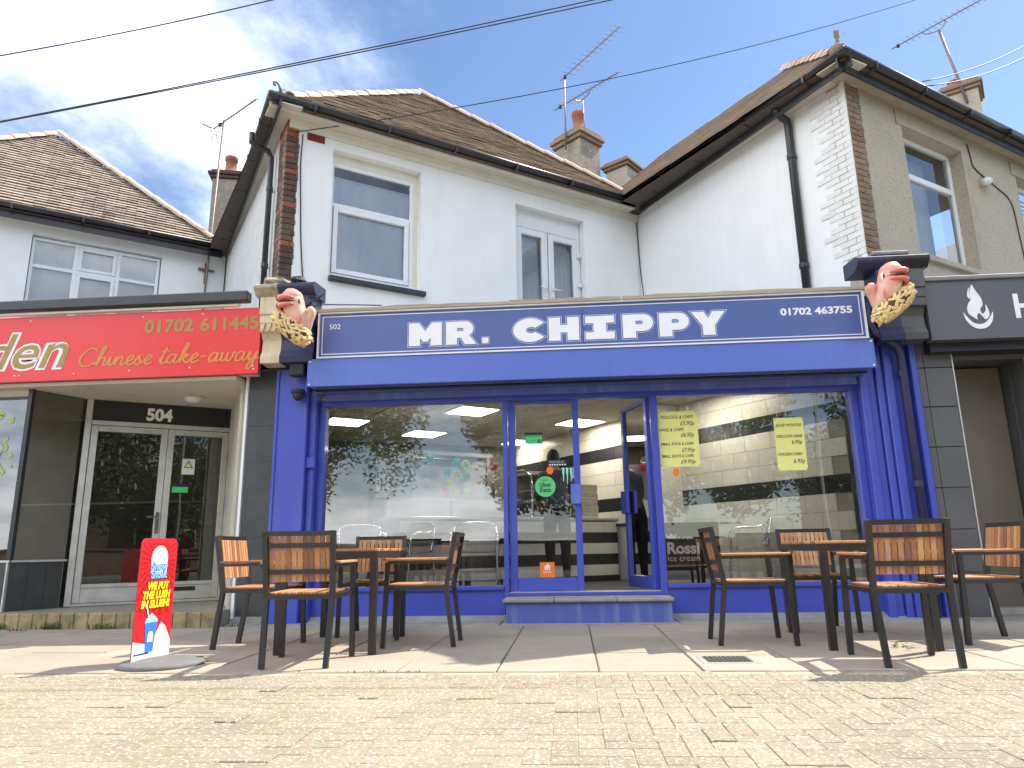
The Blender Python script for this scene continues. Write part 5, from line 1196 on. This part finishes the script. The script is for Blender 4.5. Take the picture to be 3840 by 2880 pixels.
hr = MB(); hr.ell((0, .245, 1.665), .084, .10, .105, 18, 10, lambda p, d: p*(1+.05*noise.noise(p*40)) if not (d.y > .25 and d.z < .35) else p*.8); hr.build('hair', 'hair', pe, True)
for s in (-1, 1):
    for f in range(4):
        e = MB(); bx = s*.16+(f-1.5)*.018; L_ = (.062, .07, .066, .052)[f]; e.tube([(bx, .455, .985), (bx, .48, .985), (bx, .48+L_*.5, .975), (bx, .48+L_*.8, .955)], [.009, .0085, .008, .0065], 6); e.build('finger', 'skin', pe, True)
    e = MB(); e.tube([(s*.135, .44, .985), (s*.118, .465, .98), (s*.116, .49, .965)], [.011, .010, .008], 6); e.build('thumb', 'skin', pe, True)
# ---- aluminium cafe chairs and tables behind the glass
def alu_chair():
    t = empty('cafe_chair', (0, 0, 0), '', 'chair')
    for s in (-1, 1):
        mb = MB(); mb.tube([tuple(p) for p in spline([(s*.26, .22, 0), (s*.265, .20, .4), (s*.27, .16, .63), (s*.275, -.1, .66), (s*.27, -.2, .62), (s*.25, -.25, .0)], 5)], .0125, 8); mb.build('leg', 'chrome', t, True)
    mb = MB(); mb.tube([tuple(p) for p in spline([(-.255, -.18, .44), (-.255, -.23, .62), (-.24, -.26, .74), (-.12, -.275, .775), (.12, -.275, .775), (.24, -.26, .74), (.255, -.23, .62), (.255, -.18, .44)], 5)], .0125, 8); mb.build('back_tube', 'chrome', t, True)
    for z, y in ((.69, -.262), (.60, -.245), (.51, -.222)):
        mb = MB()
        for i in range(9):
            x = -.25+.5*i/8; c = .03*(1-(x/.25)**2); mb.v += [Vector((x, y-c, z)), Vector((x, y-c+.008, z+.07))]
        for i in range(8): mb.f.append((2*i, 2*i+2, 2*i+3, 2*i+1)); mb.m.append(0)
        mb.build('back_slat', 'steel', t, True)
    for i in range(5): y = -.2+i*.085; mb = MB(); mb.cbox(-.25, .25, y, y+.07, .43-.01*math.sin(i/4*3.14), .442-.01*math.sin(i/4*3.14), .003); mb.build('seat_slat', 'steel', t)
    return t
ch0 = alu_chair()
for i, (x, y, rz, lab) in enumerate(((-1.13, 8.55, 185, 'aluminium cafe chair inside the left window next to the door'), (-1.98, 8.62, 150, 'aluminium cafe chair inside the left window behind the slatted table'), (-2.5, 8.6, 200, 'aluminium cafe chair at the far left inside the left window'), (2.05, 8.75, 80, 'aluminium cafe chair inside the right window'))):
    o = ch0 if i == 0 else copy_tree(ch0); o.location = (x, y, FZ+.002); o.rotation_euler.z = R(rz); o['label'] = lab; o['group'] = 'aluminium cafe chairs inside the shop'
tbl = empty('cafe_table', (1.72, 8.85, FZ), 'round steel cafe table inside the right window', 'table')
mb = MB(); mb.tube([(1.72, 8.85, FZ+.70), (1.72, 8.85, FZ+.715), (1.72, 8.85, FZ+.725)], [.30, .31, .30], 28); mb.build('top', 'chrome', tbl); mb = MB(); mb.tube([(1.72, 8.85, FZ+.02), (1.72, 8.85, FZ+.70)], .03, 10); mb.build('column', 'chrome', tbl, True)
mb = MB(); mb.tube([(1.72, 8.85, FZ), (1.72, 8.85, FZ+.02)], .2, 20); mb.build('foot', 'steel', tbl)
# ice cream sign standing behind the right window
rs_ = empty('ice_cream_sign', (1.28, 8.2, FZ), 'black ice cream sign with white lettering inside the right window', 'sign')
mb = MB(); mb.cbox(1.02, 1.62, 8.2, 8.26, FZ+.04, .98, .006); mb.build('panel', 'print_black', rs_); mb = MB(); mb.box(1.02, 1.62, 8.14, 8.34, FZ, FZ+.039); mb.build('foot', 'print_black', rs_)
mb = MB(); mb.box(1.03, 1.60, 8.185, 8.199, .51, .525); mb.build('trim', 'wood_a', rs_)
def rs_text(txt, x, z, size, w_, **k): mb = MB(); put_text(mb, txt, (x, 8.195, z), XV, ZV, size, w_, **k); mb.build('lettering', 'sign_white', rs_)
rs_text('Rossi', 1.05, .645, .17, .35, off=.006); rs_text('ice cream', 1.05, .565, .09, .345); rs_text('the original', 1.14, .80, .05, .21)
vs, fs = curve2d([[(0, 0), (.09, 0), (.105, .05), (.07, .025), (.047, .065), (.022, .025), (-.015, .05)]], 0); mb = MB(); mb.add([Vector((1.055+v.x, 8.195-v.z, .805+v.y)) for v in vs], fs); mb.build('crown', 'sign_white', rs_)
# ================================================================== stickers and notices on the glass
GY = 7.874
def flat(name, lab, cat, m, pts, x, y, z, group=None, parent=None):
    vs, fs = curve2d([pts], 0); o = empty(name, (x, y, z), lab, cat, group) if parent is None else parent; mb = MB(); mb.add([Vector((x+v.x, y-v.z, z+v.y)) for v in vs], fs); mb.build('backing' if parent is None else 'print', m, o); return o
def wr(o, m, txt, x, y, z, size, w_=None, **k): mb = MB(); put_text(mb, txt, (x, y, z), XV, ZV, size, w_, **k); mb.build('writing', m, o)
def rc(w_, h_): return [(0, 0), (w_, 0), (w_, h_), (0, h_)]
DG = DY+.021
o = flat('round_sticker', 'round green delivery sticker on the closed door glass', 'sticker', 'green_sticker', [(.112*math.cos(2*math.pi*k/40), .112*math.sin(2*math.pi*k/40)) for k in range(40)], -.26, DG, 1.38)
wr(o, 'ink', 'Uber', -.322, DG-.002, 1.378, .066, .125, off=.0012); wr(o, 'ink', 'Eats', -.318, DG-.002, 1.322, .066, .118, off=.0012); wr(o, 'ink', 'ORDER ON', -.30, DG-.002, 1.445, .016, .075)
o = flat('hygiene_sticker', 'green and black rating sticker high on the closed door glass', 'sticker', 'print_black', rc(.20, .13), -.475, DG, 1.85); flat('', '', '', 'green_bright', rc(.186, .085), -.468, DG-.002, 1.862, parent=o); wr(o, 'ink', 'FOOD HYGIENE RATING', -.46, DG-.004, 1.928, .018, .17); wr(o, 'ink', '0 1 2 3 4', -.455, DG-.004, 1.880, .026, .10)
flat('', '', '', 'print_black', [(.02*math.cos(2*math.pi*k/20), .02*math.sin(2*math.pi*k/20)) for k in range(20)], -.315, DG-.004, 1.885, parent=o); wr(o, 'green_bright', '5', -.323, DG-.006, 1.874, .03, .015)
o = flat('card_sticker', 'black strip sticker with a row of white dots on the door glass', 'sticker', 'print_black', rc(.20, .07), -.22, DG, 1.60)
for k in range(7): flat('', '', '', 'sign_white', [(.009*math.cos(2*math.pi*q/12), .009*math.sin(2*math.pi*q/12)) for q in range(12)], -.205+k*.028, DG-.002, 1.615, parent=o)
for q in range(2): wr(o, 'sign_white', 'we accept all major cards', -.21, DG-.002, 1.65-q*.014, .012, .16)
o = flat('claw_sticker', 'pale cyan claw mark sticker on the right of the door glass', 'sticker', 'print_black', [(-.005, .205), (.13, .205), (.125, .165), (.105, .02), (.09, .0), (.08, .06), (.07, .15), (.06, .03), (.05, -.015), (.04, .04), (.04, .15), (.025, .03), (.012, .01), (.005, .12)], -.082, DG, 1.385)
for q, (dx, ln) in enumerate(((0, .16), (.042, .19), (.084, .16))):
    flat('', '', '', 'cyan_logo', [(.0, .19), (.032, .195), (.040, .165), (.034, .175), (.030, .10), (.024, .195-ln), (.017, .22-ln), (.019, .10), (.010, .15), (.012, .178)], -.082+dx, DG-.002, 1.385, parent=o)
o = flat('square_sticker', 'orange square delivery sticker at the bottom of the door glass', 'sticker', 'orange', rc(.155, .158), -.34, DG, .421)
flat('', '', '', 'sign_white', [(.05, .075), (.062, .075), (.062, .10), (.07, .10), (.07, .075), (.085, .075), (.085, .10), (.093, .10), (.093, .075), (.105, .075), (.107, .115), (.114, .118), (.08, .142), (.07, .136), (.07, .128), (.043, .115), (.05, .112)], -.34, DG-.002, .421, parent=o); wr(o, 'sign_white', 'JUST EAT', -.305, DG-.002, .468, .022, .088, off=.0006)
o = flat('splash_sticker', 'orange splash-shaped sticker on the closed door glass', 'sticker', 'orange', [((.045 if k % 2 else .034)*math.cos(2*math.pi*k/14), (.05 if k % 2 else .036)*math.sin(2*math.pi*k/14)) for k in range(14)], -.205, DG, 1.555)
# handwritten yellow notices
def notice(name, lab, x, z, w_, h_, lines, m='paper_yellow', y=GY):
    o = flat(name, lab, 'notice', m, rc(w_, h_), x, y, z, 'handwritten yellow notices')
    for tx, a, b, s, ww in lines: wr(o, 'ink', tx, x+a*w_, y-.002, z+b*h_, s, ww*w_, shear=.25, off=.0002)
    for a in (.03, .97):
        for b in (.02, .98): flat('', '', '', 'ink', [(.006*math.cos(2*math.pi*q/10), .006*math.sin(2*math.pi*q/10)) for q in range(10)], x+a*w_, y-.002, z+b*h_, parent=o)
notice('yellow_notice', 'yellow handwritten fish and chips price list in the right window by the door', .99, 1.56, .43, .605, (('POLLOCK & CHIPS', .08, .87, .05, .82), ('£5.95p', .56, .745, .065, .36), ('HAKE & CHIPS', .03, .64, .05, .62), ('£6.95p', .56, .535, .065, .33), ('SMALL ROCK & CHIPS', .05, .385, .045, .82), ('£7.95p', .56, .265, .06, .32), ('SMALL SKATE & CHIPS', .05, .165, .045, .80), ('£9.95p', .52, .055, .06, .36)))
notice('yellow_notice', 'yellow handwritten chilli and curry notice in the middle of the right window', 2.23, 1.49, .31, .57, (('JACKET POTATOES', .05, .83, .045, .88), ('CHILLI CON CARNE', .05, .62, .045, .88), ('6.95p', .55, .50, .06, .35), ('CHICKEN CURRY', .05, .28, .045, .84), ('6.95p', .55, .14, .06, .38)))
o = flat('splash_sticker', 'small orange round sticker under the fish and chips price list', 'sticker', 'orange', [(.035*math.cos(2*math.pi*k/16), .045*math.sin(2*math.pi*k/16)) for k in range(16)], 1.155, GY, 1.50)
# notices on the 504 door
def fe_flat(name, lab, m, s, z, w_, h_):
    o = empty(name, FE.p(s, .0, z), lab, 'sticker'); mb = MB(); fbox(mb, FE, s, s+w_, .002, .006, z, z+h_); mb.build('backing', m, o); return o
o = fe_flat('warning_sticker', 'pale yellow triangle warning sticker on the right door of number 504', 'paper_white', 1.12, 1.72, .15, .20); mb = MB(); mb.prism([(0, 0), (.11, 0), (.055, .095)], FE.p(1.14, .0, 1.805), FE.u, Z3, FE.n*.0015); mb.build('print', 'ink', o); mb = MB(); mb.prism([(0, 0), (.08, 0), (.04, .068)], FE.p(1.155, -.001, 1.813), FE.u, Z3, FE.n*.0009); mb.build('print', 'paper_yellow', o)
o = fe_flat('hygiene_sticker', 'green rating sticker below the warning triangle at number 504', 'print_black', 1.02, 1.48, .20, .12); mb = MB(); fbox(mb, FE, 1.027, 1.213, -.001, .0015, 1.49, 1.56); mb.build('print', 'green_bright', o)
# ================================================================== fish figures over the consoles
def fish(side, base, lab):
    """side -1: faces left, +1: mirrored"""
    t = empty('fish_figure', base, lab, 'fish figure', 'pair of fish figures over the blue shopfront'); ORG[t.name] = Vector()
    sx = -side   # local x positive towards the shop middle for side -1
    def P(x, y, z): return (x*sx, y, z)
    # heap of chips: a long pod rising to its outer end
    def podf(p, d): return p*(1+.10*noise.noise(p*18+Vector((side*3, 0, 0))))
    path = [(-.245, -.10, .06), (-.20, -.11, .03), (-.10, -.10, -.06), (.02, -.07, -.16), (.12, -.04, -.25), (.17, -.02, -.31)]
    rad = [.03, .085, .125, .135, .105, .035]
    pts = spline(path, 3); n = len(pts); rr_ = [rad[min(i//3, 5)]+(rad[min(i//3+1, 5)]-rad[min(i//3, 5)])*(i % 3)/3 for i in range(n)]
    mb = MB(); mb.tube([P(*p) for p in pts], rr_, 14); mb.build('chip_heap', 'chip_dark', t, True)
    me = MB().cbox(-.055, .055, -.019, .019, -.013, .013, .006).mesh('chip', 'chip_yellow'); r = random.Random(17+side)
    for i in range(1, n-1):
        for q in range(14):
            c = Vector(P(*pts[i])); d = (Vector(P(*pts[min(i+1, n-1)]))-Vector(P(*pts[i-1]))).normalized()
            a = 2*math.pi*(q+r.uniform(.1, .9)+.5*(i % 2))/14; u = d.cross(Vector((0, 1, 0))).normalized(); v = u.cross(d); nn = u*math.cos(a)+v*math.sin(a)
            if nn.y > .5 or r.random() < .06: continue
            o = bpy.data.objects.new('chip', me); COL.objects.link(o); o.parent = t; o.location = c+nn*rr_[i]*r.uniform(.96, 1.04)+d*r.uniform(-.02, .02)
            tang = (d+d.cross(nn)*r.uniform(-1.1, 1.1)).normalized(); xx = (tang-nn*tang.dot(nn)).normalized(); o.rotation_euler = Matrix((xx, nn.cross(xx), nn)).transposed().to_euler(); o.scale = (r.uniform(.65, 1.05), r.uniform(.75, 1.1), r.uniform(.8, 1.2))
    # body
    body = [(.14, -.03, -.16), (.10, -.05, -.08), (.045, -.08, .03), (.0, -.10, .13), (-.02, -.12, .23), (-.045, -.14, .31), (-.09, -.15, .355), (-.12, -.15, .37)]
    br = [.05, .10, .135, .145, .145, .125, .075, .02]
    bp_ = spline(body, 4); m_ = len(bp_); b2 = [br[min(i//4, 7)]+(br[min(i//4+1, 7)]-br[min(i//4, 7)])*(i % 4)/4 for i in range(m_)]
    mb = MB(); mb.tube([P(*p) for p in bp_], b2, 18); mb.build('body', 'fish_pink', t, True)
    # lips: two rolls wrapped round the front of the head, with a dark gap and a seam
    hc = Vector((-.03, -.125, 0))
    for z0, dz, rr2, rad2 in ((.248, .016, .043, .142), (.163, -.010, .038, .140)):
        sp = []
        for k in range(15):
            a = R(300-12.5*k); e = 1+.16*math.sin(math.pi*k/14); sp.append((hc.x+math.cos(a)*rad2*e, hc.y+math.sin(a)*rad2*e, z0+dz*math.sin(math.pi*k/14)))
        mb = MB(); mb.tube([P(*p) for p in sp], [rr2*(.25+.75*math.sin(math.pi*(k+.3)/14.6)) for k in range(15)], 10); mb.build('lip', 'fish_lip', t, True)
        m7 = sp[7]; mb = MB(); dv = Vector((m7[0]-hc.x, m7[1]-hc.y, 0)).normalized(); mb.tube([P(*(Vector(m7)+dv*rr2*math.cos(R(g_))*1.02+Vector((0, 0, rr2*math.sin(R(g_))*1.02)))) for g_ in range(-80, 81, 20)], .006, 5); mb.build('seam', 'chip_dark', t)
    mb = MB(); mb.ell(P(hc.x-.012, hc.y-.012, .207), .148, .148, .022, 18, 8); mb.build('mouth', 'chip_dark', t, True)
    mb = MB(); mb.ell(P(-.03, -.125, .30), .142, .142, .10, 16, 10); mb.build('snout', 'fish_pink', t, True)
    mb = MB(); mb.ell(P(.098, -.175, .215), .024, .034, .055, 10, 8); mb.build('eye_rim', 'sign_white', t, True); mb = MB(); mb.ell(P(.096, -.186, .212), .015, .034, .042, 10, 8); mb.build('eye', 'ink', t, True)
    # side fin and tail
    mb = MB(); mb.prism([(.06, -.02), (.10, .09), (.125, -.01), (.10, -.09)], P(0, -.20, 0), P(1, 0, 0), Z3, (0, .02, 0)); mb.build('fin', 'fish_lip', t)
    for dy in (-.03, .06):
        mb = MB(); mb.tube([P(*p) for p in spline([(.15, -.02, -.14), (.185, -.04+dy*.3, -.02), (.215, -.06+dy*.6, .09), (.20, -.08+dy, .16)], 4)], [.05, .05, .05, .05, .048, .048, .05, .05, .055, .055, .05, .045, .02], 10); mb.build('tail_lobe', 'fish_pink', t, True)
    mb = MB(); mb.bar((0, .0, -.02), (0, .30, -.02), .05); mb.build('bracket', 'rubber', t)
    t.scale = (.80, .80, .80)
    return t
fish(-1, (-2.86, 7.16, 3.145), 'pink fish figure on a heap of chips facing left beside the red sign')
fish(1, (3.27, 7.16, 3.14), 'pink fish figure on a heap of chips facing right beside the flame sign')

# ================================================================== across the road (mirrored in the shop glass)
def tree(name, lab, x, y, h_, cr, n_leaf, leaf, seed, m, blossom=False, open_=.0, hull=30, cf=.62):
    r = random.Random(seed); t = empty(name, (x, y, -.05), lab, 'tree', 'trees across the road'); o0 = Vector((x, y, -.05))
    mb = MB(); th = h_*.38; tip = o0+Vector((r.uniform(-.3, .3), r.uniform(-.3, .3), th)); mb.tube([o0, o0.lerp(tip, .5)+Vector((.08, 0, 0)), tip], [.30, .24, .2], 10); ends = []
    cz = h_*cf
    for k in range(14):
        a = 2*math.pi*k/14+r.uniform(-.3, .3); e = o0+Vector((math.cos(a)*cr*r.uniform(.45, .85), math.sin(a)*cr*r.uniform(.45, .85), cz+r.uniform(-.3, .45)*h_*.6)); st_ = o0.lerp(tip, r.uniform(.6, 1)); mid = st_.lerp(e, .5)+Vector((0, 0, r.uniform(.2, .9))); mb.tube([st_, mid, e], [.11, .06, .02], 6); ends.append(e); ends.append(mid)
        for q in range(3): e2 = e+Vector((r.uniform(-1, 1), r.uniform(-1, 1), r.uniform(-.6, .8)))*1.2; mb.tube([mid.lerp(e, .6), e2], [.03, .01], 5); ends.append(e2)
    mb.build('trunk', 'bark', t, True)
    clumps = [(e+Vector((r.uniform(-.4, .4), r.uniform(-.4, .4), r.uniform(-.3, .5))), r.uniform(.55, 1.15)) for e in ends]
    for k in range(int(hull*(1-open_))):
        th_ = r.uniform(0, 6.28); ph = r.uniform(-.75, 1); clumps.append((o0+Vector((math.cos(th_)*cr*.86*math.sqrt(1-ph*ph*.8), math.sin(th_)*cr*.86*math.sqrt(1-ph*ph*.8), cz+ph*h_*.36)), r.uniform(.8, 1.4)))
    lf = MB(); bl = MB()
    for k in range(n_leaf):
        c, s_ = clumps[r.randrange(len(clumps))]; d = Vector((r.gauss(0, 1), r.gauss(0, 1), r.gauss(0, 1))).normalized()*s_*r.uniform(.55, 1.05)**.7; p = c+d
        a = Vector((r.gauss(0, 1), r.gauss(0, 1), r.gauss(0, .6))).normalized(); b = a.cross(Vector((r.gauss(0, 1), r.gauss(0, 1), r.gauss(0, 1)))).normalized(); l = leaf*r.uniform(.7, 1.3)
        lf.add([p-a*l, p+b*l*.5-a*l*.1, p+a*l, p-b*l*.5-a*l*.1], [(0,1,2,3)])
        if blossom and k % 26 == 0 and d.z > -.2:
            q = p+d*.12; bl.tube([q, q+Vector((0, 0, .10)), q+Vector((0, 0, .26))], [.05, .06, .012], 5)
    kind(lf.build('crown', m, t), 'stuff')
    if blossom: kind(bl.build('blossom', 'blossom', t), 'stuff')
tree('chestnut_tree', 'broad chestnut tree with white blossom mirrored in the shop door and window', 2.4, -13.5, 12, 6.6, 52000, .125, 5, 'leaf_a', True, hull=130, cf=.50)
tree('oak_tree', 'open-crowned green tree mirrored in the left part of the left window', -11.0, -12.0, 10.5, 5.0, 30000, .10, 9, 'leaf_b', False, .3, hull=60, cf=.55)
tree('far_tree', 'paler tree mirrored at the right edge of the right window', 15.5, -19, 8.5, 3.6, 9000, .14, 12, 'leaf_b')
tree('small_tree', 'low tree mirrored in the doors of number 504', 11.5, -14.5, 5.0, 2.2, 6000, .11, 15, 'leaf_a')
# boundary wall and lamp post over the road
bw = MB(); bw.box(-60, 60, -11.6, -11.3, -.1, .95); bw.box(-60, 60, -11.65, -11.25, .951, 1.02); tag(bw.build('boundary_wall', 'brick_haze'), 'low brick boundary wall on the far side of the road', 'wall')
lp = empty('lamp_post', (8.4, -8.9, 0), 'grey street lamp post on the far side of the road', 'lamp post'); mb = MB(); mb.tube([(8.4, -8.9, 0), (8.4, -8.9, 1.2), (8.4, -8.9, 1.3), (8.4, -8.9, 6.5)], [.09, .09, .06, .045], 10); mb.build('column', 'concrete', lp, True); mb = MB(); mb.tube([(8.4, -8.9, 6.5), (8.4, -8.5, 6.75), (8.4, -7.6, 6.8)], .03, 8); mb.build('arm', 'concrete', lp, True); mb = MB(); mb.cbox(8.3, 8.5, -7.7, -7.1, 6.74, 6.84, .03); mb.build('lantern', 'grey_sign', lp)
# house over the road
HX0 = 33.
hb = empty('far_house', (HX0-14, -24, 0), 'brick house with slate roof on the far side of the road', 'building')
mb = MB(); mb.box(HX0-19, HX0-9, -30, -22, -.1, 5.2); mb.build('wall', 'brick_haze', hb); mb = MB(); mb.add([(HX0-19.4,-30.4,5.2),(HX0-8.6,-30.4,5.2),(HX0-8.6,-21.6,5.2),(HX0-19.4,-21.6,5.2),(HX0-16.5,-26,8.2),(HX0-11.5,-26,8.2)], [(0,1,5,4),(1,2,5),(2,3,4,5),(3,0,4)]); mb.build('roof', 'lead', hb)
for x in (HX0-17.5, HX0-14.6, HX0-11.6):
    for z in (.9, 3.4): mb = MB(); mb.box(x, x+1.2, -21.98, -21.9, z, z+1.3); wq = mb.build('window', 'upvc', hb); mb = MB(); mb.box(x+.08, x+1.12, -21.899, -21.88, z+.08, z+1.22); mb.build('pane', 'print_black', wq)
